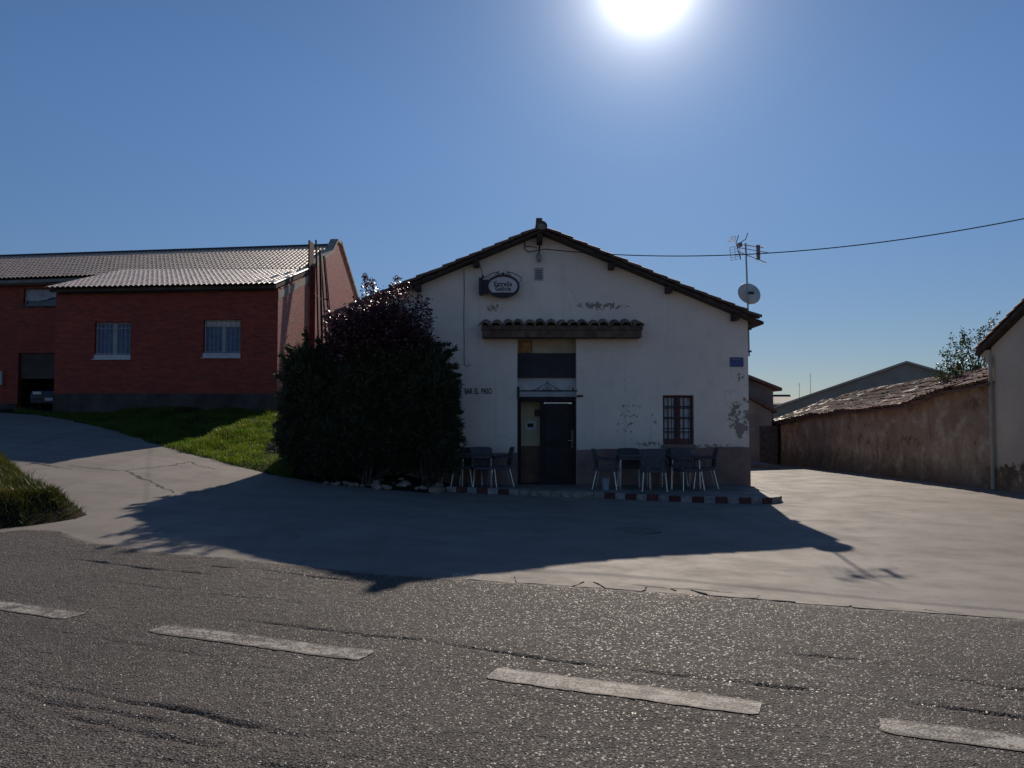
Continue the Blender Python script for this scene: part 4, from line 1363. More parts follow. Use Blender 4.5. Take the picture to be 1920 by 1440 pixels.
# gable wall rising past the roof as a parapet
m = PB(house)
pk = W(632, 451, hridge_y - 0.1).z
pe = W(586, 456, MY - 0.35).z
rear = W(661, 556, back_y).z
lowf = aroof_top(MY) - 1.1
def hsurf(y): return hze + (y - (MY - 0.35)) * math.tan(hp)
gtop = [(MY - 0.02, hsurf(MY) + 0.06), (hridge_y - 1.5, hsurf(hridge_y - 1.5) + 0.06), (hridge_y - 0.5, pk - 0.13), (hridge_y + 0.25, pk - 0.12)]
m.prism([(MY - 0.02, 0.0), (back_y, 0.0), (back_y, rear - 0.25)] + gtop[::-1], hx1 + 0.001, hx1 + 0.25, 'x')
m.build("gable_wall", BRICK)
m = PB(house)
def rake(pts, x0, x1, th):
    for (y0, z0), (y1, z1) in zip(pts[:-1], pts[1:]):
        m.prism([(y0, z0), (y1, z1), (y1, z1 + th), (y0, z0 + th)], x0, x1, 'x')
for q0, q1 in zip(gtop[:-1], gtop[1:]):
    rake([(q0[0] + 0.003, q0[1] + 0.002), (q1[0] - 0.003, q1[1] + 0.002)], hx1 - 0.04, hx1 + 0.30, 0.11)
rake([(hridge_y + 0.253, pk - 0.118), (back_y + 0.2, rear - 0.28)], hx1 - 0.05, hx1 + 0.32, 0.14)
m.build("coping", COPE)
# pier with an iron flue at the front end of the parapet
m = PB(house)
px0, px1 = W(578, 480, MY - 0.4).x, W(590, 480, MY - 0.4).x
m.box(px0, ax1 + 0.03, MY - 0.42, MY + 0.25, W(585, 520, MY).z - 0.4, W(585, 450.5, MY - 0.4).z)
m.build("pier", M("dark_brick_pier", (0.09, 0.045, 0.04), 0.3, 0.85, 6, 0.4, 40, 0.006, 0.2))
m = PB(house)
m.prism([(MY - 0.35, hze - 0.10), (hridge_y, hzr - 0.14), (hridge_y, hzr - 0.02), (MY - 0.35, hze + 0.0)], hx0, hx1 - 0.002, 'x')
m.prism([(back_y + 0.35, hze - 0.10), (hridge_y + 0.001, hzr - 0.14), (hridge_y + 0.001, hzr - 0.02), (back_y + 0.35, hze + 0.0)], hx0, hx1 - 0.002, 'x')
m.v = [hfall(*q) for q in m.v]
hdeck = m.build("roof", RENDERW)
ncol = int((hx1 - hx0) / 0.345); nrow = int((hridge_y - MY + 0.3) / math.cos(hp) / expo) + 1
cand = []
for c_ in range(ncol):
    for r_ in range(nrow):
        x = hx1 - 0.19 - c_ * 0.345
        d = expo * (r_ + 1)
        y = MY - 0.42 + d * math.cos(hp)
        hid = (y < MY + 0.3 and x > ax0)
        zf_ = hfall(x, y, 0.0)[2]
        cand.append((hid, c_, r_, flat_roof_tile(x, d, MY - 0.42, hze + 0.02 + zf_, hp, 0.03, KH)))
vis = [c for c in cand if not c[0]][:300]
ids = set((c[1], c[2]) for c in vis)
for c in vis:
    place(link("tile", RT), hdeck, house, c[3])
RT2 = roll_tile("tile_rows", RTILE)
row_tiles("tile_rows", house, hdeck, RTILE, [c[3] for c in cand if (c[1], c[2]) not in ids], RT2)
m = PB(house)
m.box(hx0, hx1 - 0.002, hridge_y - 0.14, hridge_y + 0.14, hzr - 0.01, hzr + 0.15)
m.v = [hfall(*q) for q in m.v]
m.build("ridge_cap", DKTRIM, hdeck)
m = PB(house); m.box(hx0, ax0 + 2.0, MY - 0.46, MY - 0.30, hze - 0.16, hze - 0.04); m.box(hx0, ax0 + 2.2, MY - 0.30, MY - 0.001, hze - 0.2, hze - 0.105); m.v = [hfall(*q) for q in m.v]; m.build("eave_gutter", M("grey_gutter", (0.18, 0.17, 0.17), 0.2, 0.5), hdeck)
# high window with a bunched cloth
m = PB(house); frame_rect(m, ux0 + 0.001, ux1 - 0.001, uz0 + 0.001, uz1 - 0.001, 0.05, MY + 0.12, MY + 0.18)
hw = m.build("window", M("grey_frame", (0.30, 0.28, 0.29), 0.15, 0.6))
m = PB(house); m.box(ux0 + 0.05, ux1 - 0.05, MY + 0.15, MY + 0.156, uz0 + 0.05, uz1 - 0.05); m.build("pane", GLASS, hw)
m = PB(house)
nx_, nz_ = 18, 8; vs = []
for j in range(nz_ + 1):
    for i in range(nx_ + 1):
        f, g_ = i / nx_, j / nz_
        drop = 0.36 + 0.10 * math.sin(f * 3.0 + 0.4) - 0.12 * f
        vs.append((ux0 + 0.06 + (ux1 - ux0 - 0.12) * f, MY + 0.09 + 0.02 * math.sin(9 * f + 5 * g_) + 0.015 * math.sin(17 * f - 9 * g_), uz1 - 0.06 - drop * g_))
m.add(vs, [(j * (nx_ + 1) + i, j * (nx_ + 1) + i + 1, (j + 1) * (nx_ + 1) + i + 1, (j + 1) * (nx_ + 1) + i) for j in range(nz_) for i in range(nx_)])
m.build("cloth", M("pale_cloth", (0.42, 0.40, 0.43), 0.2, 0.9, 6, 0.2), hw, smooth=True)
m = PB(house); m.box(ux0 - 0.12, ux1 + 0.1, MY - 0.06, MY + 0.119, uz0 - 0.07, uz0 - 0.001); m.build("sill", RENDERW, hw)
# half-raised slatted garage door and the room behind it
gd = None
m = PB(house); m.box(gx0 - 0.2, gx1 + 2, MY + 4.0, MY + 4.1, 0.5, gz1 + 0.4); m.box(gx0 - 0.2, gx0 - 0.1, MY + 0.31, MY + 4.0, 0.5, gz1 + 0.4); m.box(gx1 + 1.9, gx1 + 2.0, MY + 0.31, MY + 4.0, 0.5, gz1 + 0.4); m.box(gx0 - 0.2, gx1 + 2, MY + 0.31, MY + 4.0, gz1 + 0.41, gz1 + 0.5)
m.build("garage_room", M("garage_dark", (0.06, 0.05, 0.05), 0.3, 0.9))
m = PB(house); m.box(gx0 + 0.001, gx1 - 0.001, MY + 0.14, MY + 0.16, gz1 - 1.0, gz1 - 0.001); gd = m.build("garage_door", M("garage_door_brown", (0.07, 0.05, 0.045), 0.2, 0.6))
for k in range(9):
    m = PB(house); z0 = gz1 - 1.0 + k * 0.11
    m.box(gx0 + 0.02, gx1 - 0.02, MY + 0.115, MY + 0.139, z0 + 0.008, z0 + 0.098); m.build("slat", M("slat_brown", (0.075, 0.055, 0.045), 0.2, 0.6), gd)
m = PB(house); w0 = W(-20, 708, MY); w1 = W(8, 708, MY)
m.box(w0.x, w1.x, MY - 0.14, MY - 0.001, W(0, 722, MY).z, W(0, 696, MY).z); mb_ = m.build("meter_box", M("meter_box_grey", (0.42, 0.41, 0.41), 0.1, 0.6), bevel=0.01)
m = PB(house); m.box(hx0, gx0 - 0.01, MY - 0.04, MY - 0.001, 0.5, W(0, 757, MY).z); m.build("plinth", RENDERW)

# rusty poles and frame before the gable
RUST = M("rusty_steel", (0.04, 0.02, 0.018), 0.4, 0.75, 9, 0.5, 60, 0.003, 0.3)
py_ = 30.4
fr = thing("pole_frame", "tall rusty steel frame of thin poles standing before the brick gable wall", "steel frame", (W(610, 700, py_).x, py_, 0.8))
def FP(px, pyy, y): return tuple(W(px, pyy, y) - fr.location)
poles = [((592.5, 450), (599, 730), 30.2, 0.035), ((600, 468), (606, 740), 30.6, 0.045), ((601, 472), (618, 740), 30.9, 0.03), ((607, 480), (628, 742), 31.2, 0.035), ((609, 482), (624, 640), 31.4, 0.025)]
for (a, b, y, r) in poles:
    m = MB(); m.tube([FP(*a, y), FP(*b, y)], r, 6); m.build("pole", RUST, fr)
for (a, b, y) in (((609, 561), (616.5, 562), 31.2), ((600, 608), (608, 608), 30.5), ((600, 632), (612, 633), 30.6)):
    m = MB(); m.tube([FP(*a, y), FP(*b, y)], 0.028, 6); m.build("rung", RUST, fr)
cable("wall_wire", "thin wire running from the rusty pole frame down to the bar's left eave", sag(W(589, 549, 30.2), W(628, 577, 20.0), 0.05, 10), 0.005)

# ------------------------------------------------------------------ parked cars
def make_car(name, label, loc, rz, paint):
    c = thing(name, label, "car", loc, rz)
    L_, Wd = 4.2, 1.72
    hw_ = Wd / 2
    prof = [(-2.08, 0.32), (-2.1, 0.55), (-2.02, 0.78), (-1.1, 0.93), (-0.4, 0.99), (1.55, 0.99), (2.02, 0.93), (2.1, 0.6), (2.06, 0.32), (1.75, 0.24), (-1.8, 0.24)]
    m = MB()
    vs = []; n_ = len(prof)
    for xx, k in ((-1.0, 0.0), (-0.94, 1.0), (0.94, 1.0), (1.0, 0.0)):
        pass
    def sect(off, shrink):
        return [(off, y * (1 - 0.02 * shrink), 0.24 + (z - 0.24) * (1 - 0.05 * shrink)) for y, z in prof]
    rows = [sect(-hw_ + 0.03, 1.2), sect(-hw_, 0.2), sect(-hw_ + 0.06, 0), sect(hw_ - 0.06, 0), sect(hw_, 0.2), sect(hw_ - 0.03, 1.2)]
    rows[0] = [(x, y, min(z, 0.62)) if z > 0.62 else (x, y, z) for x, y, z in rows[0]]
    rows[-1] = [(x, y, min(z, 0.62)) if z > 0.62 else (x, y, z) for x, y, z in rows[-1]]
    rows = rows[1:-1]
    for r_ in rows: vs += r_
    fs = []
    for i in range(len(rows) - 1):
        for k in range(n_):
            k2 = (k + 1) % n_
            fs.append((i * n_ + k, i * n_ + k2, (i + 1) * n_ + k2, (i + 1) * n_ + k))
    fs.append(tuple(range(n_))); fs.append(tuple((len(rows) - 1) * n_ + k for k in range(n_ - 1, -1, -1)))
    m.add(vs, fs)
    body = m.build("body", paint, c, bevel=0.02)
    m = MB()
    gl = [(-1.05, 0.93), (-0.35, 1.40), (0.2, 1.47), (1.2, 1.45), (1.75, 0.99)]
    lo, hi = hw_ - 0.09, hw_ - 0.26
    vs = []
    for sx in (-1, 1):
        for (y, z) in gl:
            f = (z - 0.93) / 0.54
            vs.append((sx * (lo + (hi - lo) * f), y, z))
    k = len(gl)
    m.add(vs, [tuple(range(k)), tuple(range(2 * k - 1, k - 1, -1))] + [(i, i + k, i + 1 + k, i + 1) for i in range(k - 1)] + [(k - 1, 2 * k - 1, k, 0)])
    m.build("cabin", paint, c, bevel=0.015)
    GL = GLASS
    def pane(nm, pts, push):
        mm = MB(); v = [Vector(p) for p in pts]
        nr = (v[1] - v[0]).cross(v[2] - v[0]).normalized() * push
        mm.add([p + nr for p in v] + [p + nr * 0.2 for p in v], [tuple(range(len(v))), tuple(range(2 * len(v) - 1, len(v) - 1, -1))] + [(i, (i + 1) % len(v), (i + 1) % len(v) + len(v), i + len(v)) for i in range(len(v))])
        mm.build(nm, GL, c)
    def gp(y, z, sx): f = (z - 0.93) / 0.54; return (sx * (lo + (hi - lo) * f), y, z)
    pane("windscreen", [gp(-0.98, 0.98, -0.9), gp(-0.98, 0.98, 0.9), gp(-0.42, 1.36, 0.9), gp(-0.42, 1.36, -0.9)], 0.02)
    pane("rear_window", [gp(1.70, 1.04, 0.88), gp(1.70, 1.04, -0.88), gp(1.27, 1.40, -0.88), gp(1.27, 1.40, 0.88)], 0.02)
    for sx in (-1, 1):
        for (a, b, c2, d) in (((-0.82, 1.0), (0.35, 1.0), (0.35, 1.41), (-0.30, 1.37)), ((0.43, 1.0), (1.55, 1.02), (1.15, 1.39), (0.43, 1.41))):
            pts = [gp(*a, sx), gp(*b, sx), gp(*c2, sx), gp(*d, sx)]
            if sx > 0: pts = pts[:1] + pts[:0:-1]
            pane("side_window", pts, -0.015 if False else 0.015)
    TY_ = M("tyre_rubber", (0.02, 0.02, 0.02), 0.2, 0.8); 
    for y in (-1.3, 1.25):
        for sx in (-1, 1):
            mm = MB(); mm.lathe([(0.2, -0.09), (0.29, -0.1), (0.315, -0.07), (0.315, 0.07), (0.29, 0.1), (0.2, 0.09)], 20)
            o = mm.build("wheel", TY_, c); o.matrix_basis = Matrix.Translation((sx * (hw_ - 0.085), y, 0.315)) @ Matrix.Rotation(R(90), 4, 'Y')
            mm = MB(); mm.lathe([(0.03, 0.1), (0.06, 0.105), (0.19, 0.085), (0.2, 0.06), (0.01, 0.05)], 14)
            q = mm.build("rim", GALV, o)
            if sx < 0: q.matrix_basis = Matrix.Rotation(R(180), 4, 'X')
    for sx in (-1, 1):
        mm = MB(); mm.box(sx * 0.58 - 0.17, sx * 0.58 + 0.17, -2.10, -1.99, 0.64, 0.76); mm.build("headlight", M("headlight_lens", (0.5, 0.5, 0.5), 0.1, 0.15, spec=0.6, bump=0), c, bevel=0.02)
        mm = MB(); mm.box(sx * 0.62 - 0.14, sx * 0.62 + 0.14, 2.02, 2.11, 0.68, 0.84); mm.build("tail_light", M("tail_lens", (0.25, 0.02, 0.02), 0.1, 0.2, bump=0), c, bevel=0.02)
        mm = MB(); mm.box(sx * (hw_ + 0.09) - 0.09, sx * (hw_ + 0.09) + 0.09, -0.72, -0.62, 0.98, 1.1); mm.build("mirror", paint, c, bevel=0.02)
    mm = MB(); mm.box(-0.26, 0.26, -2.125, -2.105, 0.40, 0.51); mm.build("number_plate", M("plate_white", (0.5, 0.5, 0.5), 0.05, 0.5, bump=0), c)
    mm = MB(); mm.box(-0.55, 0.55, -2.118, -2.10, 0.54, 0.62); mm.build("grille", BLACKM, c)
    mm = MB(); mm.box(-0.8, 0.8, -2.14, -2.06, 0.30, 0.395); mm.build("bumper", BLACKM, c, bevel=0.02)
    return c
NAVY = M("navy_car_paint", (0.025, 0.03, 0.06), 0.1, 0.25, 3, 0, spec=0.6)
cxp = W(84, 750, 31.0).x
make_car("parked_car", "dark navy car parked nose out in the brick house's garage opening", (cxp + 0.15, 33.3, gh(cxp, 30.5) + 0.01), 0.0, NAVY)

# ------------------------------------------------------------------ street wall, right house, far buildings
def mat_adobe():
    t = NT("mud_plaster")
    p = t.wpos()
    x, y, z = t.sep(p)
    n1 = t.noise(p, 0.6, 6, 0.65); n2 = t.noise(p, 1.7, 7, 0.72); n3 = t.noise(p, 9, 4, 0.6)
    c = t.mix(t.ramp(n1, 0.3, 0.7), (0.30, 0.195, 0.135), (0.43, 0.315, 0.225))
    c = t.mix(t.math('MULTIPLY', t.ramp(n2, 0.50, 0.64), 0.75), c, (0.56, 0.46, 0.35))
    c = t.mix(t.math('MULTIPLY', t.ramp(n2, 0.46, 0.34), 0.8), c, (0.17, 0.10, 0.07))
    damp = t.ramp(t.math('ADD', z, t.math('MULTIPLY', n2, 1.0)), 0.2, 1.15, 1, 0)
    c = t.mix(t.math('MULTIPLY', damp, 0.8), c, (0.12, 0.088, 0.062))
    h = t.math('ADD', t.math('MULTIPLY', n2, 2.0), n3)
    return t.done(c, 0.95, t.bump(h, 0.6, 0.03), 0.15)
ADOBE = mat_adobe()
p_near, p_far = G(1866, 918), G(1441, 868)
wa, wb = Vector((p_near.x, p_near.y, 0)), Vector((p_far.x, p_far.y, 0))
wdir = (wb - wa).normalized(); wlen = (wb - wa).length
wnrm = Vector((wdir.y, -wdir.x, 0))            # to the right, away from the street
eave_near = W(1862, 723, wa.y).z; eave_far = W(1434, 792, wb.y).z
shed = thing("stone_shed", "long low mud plastered shed with sagging old clay tile roof along the street", "shed", (wa.x, wa.y, gh(wa.x, wa.y)))
def eave_z(f): return eave_near + (eave_far - eave_near) * f - 0.13 * math.sin(math.pi * f) ** 2 * (0.7 + 0.3 * math.sin(7 * f)) + 0.05 * math.sin(11 * f + 1)
n1, n2 = 110, 18
vs = []
for j in range(n2 + 1):
    for i in range(n1 + 1):
        f, g_ = i / n1, j / n2
        q = wa + wdir * (f * wlen)
        bz_ = gh(q.x, q.y) - 0.2
        z = bz_ + (eave_z(f) - 0.03 - bz_) * g_
        off = 0.11 * float(fbm(f * wlen, z, 1.1, 3.0, 4)) + 0.05 * float(vnoise(f * wlen, z, 4.0, 8.0)) + (-0.10 * max(0, 0.35 - g_) / 0.35)
        q = q + wnrm * off
        vs.append((q.x, q.y, z))
m = PB(shed)
m.add(vs, [(j * (n1 + 1) + i, j * (n1 + 1) + i + 1, (j + 1) * (n1 + 1) + i + 1, (j + 1) * (n1 + 1) + i) for j in range(n2) for i in range(n1)])
a = wb + wnrm * 0.05; b = wb + wnrm * 2.9
RW, RISE = 2.6, 1.0
m.add([(a.x, a.y, -1.2), (b.x, b.y, -1.2), (b.x, b.y, eave_far + RISE - 0.1), (a.x, a.y, eave_far - 0.04)], [(0, 1, 2, 3)])
a = wa + wnrm * 0.05; b = wa + wnrm * 2.9
m.add([(a.x, a.y, -1.2), (b.x, b.y, -1.2), (b.x, b.y, eave_near + RISE - 0.1), (a.x, a.y, eave_near - 0.04)], [(0, 1, 2, 3)])
a = wa + wnrm * 2.9; b = wb + wnrm * 2.9
m.add([(a.x, a.y, -1.2), (b.x, b.y, -1.2), (b.x, b.y, eave_far + RISE - 0.1), (a.x, a.y, eave_near + RISE - 0.1)], [(0, 1, 2, 3)])
m.build("wall", ADOBE, smooth=True)
def shed_roof(f, d):
    """point on the roof deck, d metres in from the eave"""
    q = wa + wdir * (f * wlen) + wnrm * (d - 0.22)
    sagr = -0.16 * math.sin(math.pi * f) ** 2 * math.sin(math.pi * min(1, d / (RW + 0.3))) + 0.15 * float(fbm(f * wlen, d, 0.45, 60.0, 3))
    z = eave_z(f) + RISE * (d - 0.22) / RW + sagr + 0.03
    return Vector((q.x, q.y, z))
m = PB(shed); vs = []
for j in range(9):
    for i in range(61):
        vs.append(shed_roof(i / 60 * 1.012 - 0.006, (RW + 0.5) * j / 8))
vs2 = [v - Vector((0, 0, 0.07)) for v in vs]
fs = [(j * 61 + i, j * 61 + i + 1, (j + 1) * 61 + i + 1, (j + 1) * 61 + i) for j in range(8) for i in range(60)]
N_ = len(vs)
fs += [tuple(N_ + i for i in f) for f in fs]
fs += [(i, i + 1, N_ + i + 1, N_ + i) for i in range(60)] + [(j * 61, (j + 1) * 61, N_ + (j + 1) * 61, N_ + j * 61) for j in range(8)] + [(j * 61 + 60, (j + 1) * 61 + 60, N_ + (j + 1) * 61 + 60, N_ + j * 61 + 60) for j in range(8)]
m.add(vs + vs2, fs)
sdeck = m.build("roof", TERRA)
def mat_oldtile():
    t = NT("weathered_clay_tile")
    p = t.wpos()
    cell = t.new("ShaderNodeTexVoronoi", feature='F1'); cell.inputs["Scale"].default_value = 3.6
    t.l.new(p, cell.inputs["Vector"])
    cr = t.sep(cell.outputs["Color"])
    n1 = t.noise(p, 1.1, 5, 0.6); n2 = t.noise(p, 14, 4)
    c = t.mix(cr[0], (0.13, 0.062, 0.045), (0.31, 0.155, 0.11))
    c = t.mix(t.math('MULTIPLY', t.ramp(n1, 0.45, 0.65), 0.6), c, (0.15, 0.125, 0.09))
    c = t.mix(t.math('MULTIPLY', t.ramp(n2, 0.5, 0.75), 0.4), c, (0.08, 0.06, 0.045))
    k = t.math('MULTIPLY_ADD', t.rand(), 0.7, 0.65)
    c = t.mix(1.0, c, t.comb(k, k, k), 'MULTIPLY')
    return t.done(c, t.ramp(cr[1], 0.82, 0.92, 0.85, 0.32), t.bump(n2, 0.5, 0.008), 0.3)
OLDT = mat_oldtile()
ST = tile_mesh("tile", OLDT, 0.44, 0.105, 0.088, 0.016, 6)
pitS = math.atan2(RISE, RW)
items = []
nc = int(wlen / 0.225)
for c_ in range(nc + 1):
    f = (c_ + 0.5) * 0.225 / wlen
    for r_ in range(9):
        d = 0.36 * (r_ + 1) + random.uniform(-.04, .04)
        if d > RW + 0.5: continue
        p0 = shed_roof(f, d); p1 = shed_roof(f, d - 0.4)
        up_ = (p0 - p1).normalized(); nrm = up_.cross(Vector((0, 0, 1)).cross(up_)).normalized()
        side_ = up_.cross(nrm)
        Rm = Matrix((side_, up_, nrm)).transposed().to_4x4()
        items.append((c_, r_, Matrix.Translation(p0 + nrm * random.uniform(0.0, 0.02)) @ Rm @ Matrix.Rotation(random.uniform(-.07, .07), 4, 'Z') @ Matrix.Rotation(random.uniform(-.02, .03) - 0.05, 4, 'X')))
for c_, r_, Mx in items[:300]:
    place(link("tile", ST), sdeck, shed, Mx)
row_tiles("tile_rows", shed, sdeck, OLDT, [i[2] for i in items[300:]], tile_mesh("tile_row", OLDT, 0.44, 0.105, 0.088, 0.016, 4))

# beige house at the right edge
def mat_beige():
    t = NT("beige_render")
    p = t.wpos(); x, y, z = t.sep(p)
    n1 = t.noise(p, 0.9, 5); n2 = t.noise(p, 1.9, 7, 0.7)
    c = t.mix(t.ramp(n1, 0.3, 0.7), (0.49, 0.41, 0.32), (0.62, 0.525, 0.42))
    lvl = t.math('ADD', z, t.math('MULTIPLY', n2, 2.2))
    damp = t.ramp(lvl, 1.42, 1.62, 1, 0)
    c = t.mix(t.math('MULTIPLY', damp, 0.95), c, t.mix(t.ramp(n2, 0.42, 0.6), (0.10, 0.08, 0.05), (0.27, 0.19, 0.12)))
    return t.done(c, 0.92, t.bump(t.math('ADD', t.noise(p, 40, 3), t.math('MULTIPLY', damp, -1.0)), 0.4, 0.008), 0.2)
BEIGE = mat_beige()
# its gable stands along the street line, running from the shed's corner towards the camera
rh_rz = math.atan2(-wdir.y, -wdir.x)           # local +X runs along the street towards the camera
rh = thing("beige_house", "beige rendered house with tiled gable roof at the right edge", "house", (wa.x - 0.02, wa.y - 0.01, gh(wa.x, wa.y)), rh_rz)
class LB(MB):
    def build(self, name, mats, parent=None, **k):
        return super().build(name, mats, parent if parent is not None else rh, **k)
RG0 = rh.location.z
ez = W(1866, 652, wa.y).z - RG0
run = 3.6; tanr = 0.46; dep = 9.0
m = LB()
m.prism([(0, -0.8), (2 * run, -0.8), (2 * run, ez), (run, ez + run * tanr), (0, ez)], 0.0, 0.3)
m.box(0, 0.3, 0.3, dep, -0.8, ez); m.box(2 * run - 0.3, 2 * run, 0.3, dep, -0.8, ez)
m.prism([(0, -0.8), (2 * run, -0.8), (2 * run, ez), (run, ez + run * tanr), (0, ez)], dep, dep + 0.3)
m.build("wall", BEIGE)
m = LB()
for sx, ex in ((-1, -0.40), (1, 2 * run + 0.40)):
    rx = run; rz_ = ez + run * tanr + 0.02
    z_e = rz_ - abs(ex - rx) * tanr
    m.prism([(rx, rz_), (ex, z_e), (ex, z_e + 0.11), (rx, rz_ + 0.11)], -0.16, dep + 0.4)
rdeck = m.build("roof", WOOD)
RDT = M("red_clay_tile", (0.24, 0.10, 0.07), 0.3, 0.75, 6, 0.4, 40, 0.006, 0.35, rnd=0.2, c2=(0.15, 0.07, 0.055))
RHT = tile_mesh("tile", RDT, 0.44, 0.105, 0.088)
an = math.atan(tanr)
slen = (run + 0.40) / math.cos(an)
rh_w = Matrix.Translation(rh.location) @ Matrix.Rotation(rh_rz, 4, 'Z')
items = []
for side in (-1, 1):
    for k in range(int(slen / 0.33)):
        y = -0.08
        j = 0
        while y < dep + 0.3:
            d = (k + 0.45) * 0.33
            x = run + side * d * math.cos(an); z = ez + run * tanr + 0.13 - d * math.sin(an) + random.uniform(0.02, 0.04)
            dn = Vector((side * math.cos(an), 0, -math.sin(an))); nr = Vector((side * math.sin(an), 0, math.cos(an)))
            Rm = Matrix(((-dn).cross(nr), -dn, nr)).transposed().to_4x4()
            Mx = Matrix.Translation((x, y, z)) @ Rm @ Matrix.Rotation(-0.06, 4, 'X')
            if j == 0 and side < 0:
                o_ = link("tile", RHT, rdeck); o_.matrix_basis = Mx
            else: items.append(rh_w @ Mx)
            y += 0.215; j += 1
row_tiles("tile_rows", rh, rdeck, RDT, items, tile_mesh("tile_row", RDT, 0.44, 0.105, 0.088, seg=4))
m = LB()
m.box(-0.34, -0.001, -0.05, dep, ez - 0.20, ez - 0.05); m.box(-0.20, -0.001, -0.03, dep, ez - 0.34, ez - 0.201)
m.build("cornice", BEIGE)
m = LB(); m.tube([(0.07, -0.07, ez - 0.2), (0.07, -0.07, 0.02)], 0.045, 10)
m.build("downpipe", M("pale_pipe", (0.42, 0.37, 0.30), 0.15, 0.6), smooth=False)
# far end of the street
FH = 37.0
OCHRE = M("old_ochre_render", (0.24, 0.20, 0.175), 0.25, 0.9, 1.0, 0.4, 30, 0.01, 0.2)
fx1 = W(1450, 760, FH).x
fe = W(1458, 729, FH).z
fh = thing("far_house", "shaded old gabled house closing the street behind the white bar", "house", (fx1, FH, gh(fx1, FH)))
m = PB(fh); rn = 5.0; tn = 0.40
m.prism([(fx1 - 2 * rn, -2), (fx1, -2), (fx1, fe), (fx1 - rn, fe + rn * tn), (fx1 - 2 * rn, fe)], FH, FH + 9)
m.build("wall", OCHRE)
m = PB(fh)
for sx in (-1, 1):
    ex = fx1 - rn + sx * (rn + 0.32)
    m.prism([(fx1 - rn, fe + rn * tn + 0.02), (ex, fe - 0.32 * tn + 0.02), (ex, fe - 0.32 * tn + 0.16), (fx1 - rn, fe + rn * tn + 0.16)], FH - 0.3, FH + 9.2)
fdk = m.build("roof", TERRA)
m = PB(fh)
lz0, lz1 = W(1404, 748, FH - 1.2).z, W(1447, 772, FH - 1.2).z
lx0, lx1 = W(1380, 748, FH - 1.2).x, W(1447, 772, FH - 1.2).x
sl = (lz0 - lz1) / (W(1447, 772, FH - 1.2).x - W(1404, 748, FH - 1.2).x)
m.prism([(lx1 - 5, -2), (lx1, -2), (lx1, lz1), (lx1 - 5, lz1 + 5 * sl)], FH - 1.2, FH - 0.002)
m.build("lean_to", M("lean_to_render", (0.33, 0.27, 0.23), 0.2, 0.9, 1.0, 0.4, 30, 0.01, 0.2))
m = PB(fh); m.prism([(lx1 + 0.15, lz1 - 0.06), (lx1 + 0.15, lz1 + 0.06), (lx1 - 5, lz1 + 5.1 * sl + 0.06), (lx1 - 5, lz1 + 5.1 * sl - 0.02)], FH - 1.45, FH - 0.01); m.build("lean_to_roof", TERRA)
m = PB(fh); a_ = W(1424, 830, FH - 1.2)
m.box(a_.x, a_.x + 0.8, FH - 1.22, FH - 1.201, gh(a_.x, FH) - 0.05, gh(a_.x, FH) + 1.75); m.build("door", M("old_door_wood", (0.13, 0.10, 0.085), 0.3, 0.8, 5, 0.4))
m = PB(fh); b_ = W(1411, 806, FH - 1.2); m.box(b_.x - 0.06, b_.x + 0.08, FH - 1.25, FH - 1.201, b_.z - 0.04, b_.z + 0.04); m.build("wall_lamp", WFRAME)
fpv = MB(); k0, k1 = G(1395, 876.5), G(1462, 880.5)
fq = [(k0.x - 4, k0.y + 0.1), (k0.x, k0.y), (k1.x, k1.y), (k1.x + 0.4, FH - 0.6), (k0.x - 4, FH - 0.6)]
fz = [gh(a, b) for a, b in fq]
vs = [(a, b, gh(a, b) - 0.1) for a, b in fq] + [(a, b, gh(a, min(b, k1.y + 1.0)) + 0.13) for a, b in fq]
fpv.add(vs, [(0, 4, 3, 2, 1), (5, 6, 7, 8, 9)] + [(i, (i + 1) % 5, (i + 1) % 5 + 5, i + 5) for i in range(5)])
struct(fpv.build("far_pavement", PAVE))


WY = 56.0
apx = W(1700, 681, WY)
wa_ = math.atan2(apx.x, WY)                     # the ridge runs straight away from the street mouth
ca, sa_ = math.cos(wa_), math.sin(wa_)
def wh_side(px, py):
    """distance along the gable from the apex, and height, for a point seen at (px, py)"""
    d = ray(px, py); k = d.x / d.y
    t_ = (apx.x - k * apx.y) / (ca + k * sa_)    # to the left of the apex
    yy = apx.y + t_ * sa_
    return t_, CAMZ + d.z / d.y * yy
tl, zl = wh_side(1452, 766)
sl_ = (apx.z - zl) / tl
wh = thing("warehouse", "big plain grey warehouse gable rising behind the mud shed", "warehouse", (apx.x, apx.y, -1.5), -wa_)
zz = lambda z: z + 1.5
m = MB()
GREYW = M("grey_fibre_cement", (0.27, 0.265, 0.245), 0.15, 0.85, 0.6, 0.3, 20, 0.01, 0.2)
hw2 = tl + 3.0
ze = apx.z - hw2 * sl_
m.prism([(-hw2, -2.5), (hw2, -2.5), (hw2, zz(ze)), (0, zz(apx.z)), (-hw2, zz(ze))], 0, 30)
m.build("wall", GREYW, wh)
m = MB()
for sx in (-1, 1):
    ex = sx * (hw2 + 0.4)
    m.prism([(0, zz(apx.z) + 0.01), (ex, zz(ze) - 0.4 * sl_ + 0.01), (ex, zz(ze) - 0.4 * sl_ + 0.16), (0, zz(apx.z) + 0.16)], -0.25, 30.2)
m.build("roof", M("pale_metal_roof", (0.40, 0.37, 0.33), 0.15, 0.6, 2, 0.0, spec=0.3), wh)
m = MB(); q = -wh_side(1641, 720)[0]; m.box(q - 0.05, q + 0.05, -0.06, -0.001, 0, zz(apx.z + q * sl_) - 0.02); m.build("downpipe", GREYW, wh)
CY = 66.0
cs = thing("corrugated_shed", "far low shed with pale corrugated roof between the old house and warehouse", "shed", (W(1470, 750, CY).x, CY, -1.4))
s0, s1 = W(1440, 745, CY).x, W(1512, 745, CY).x
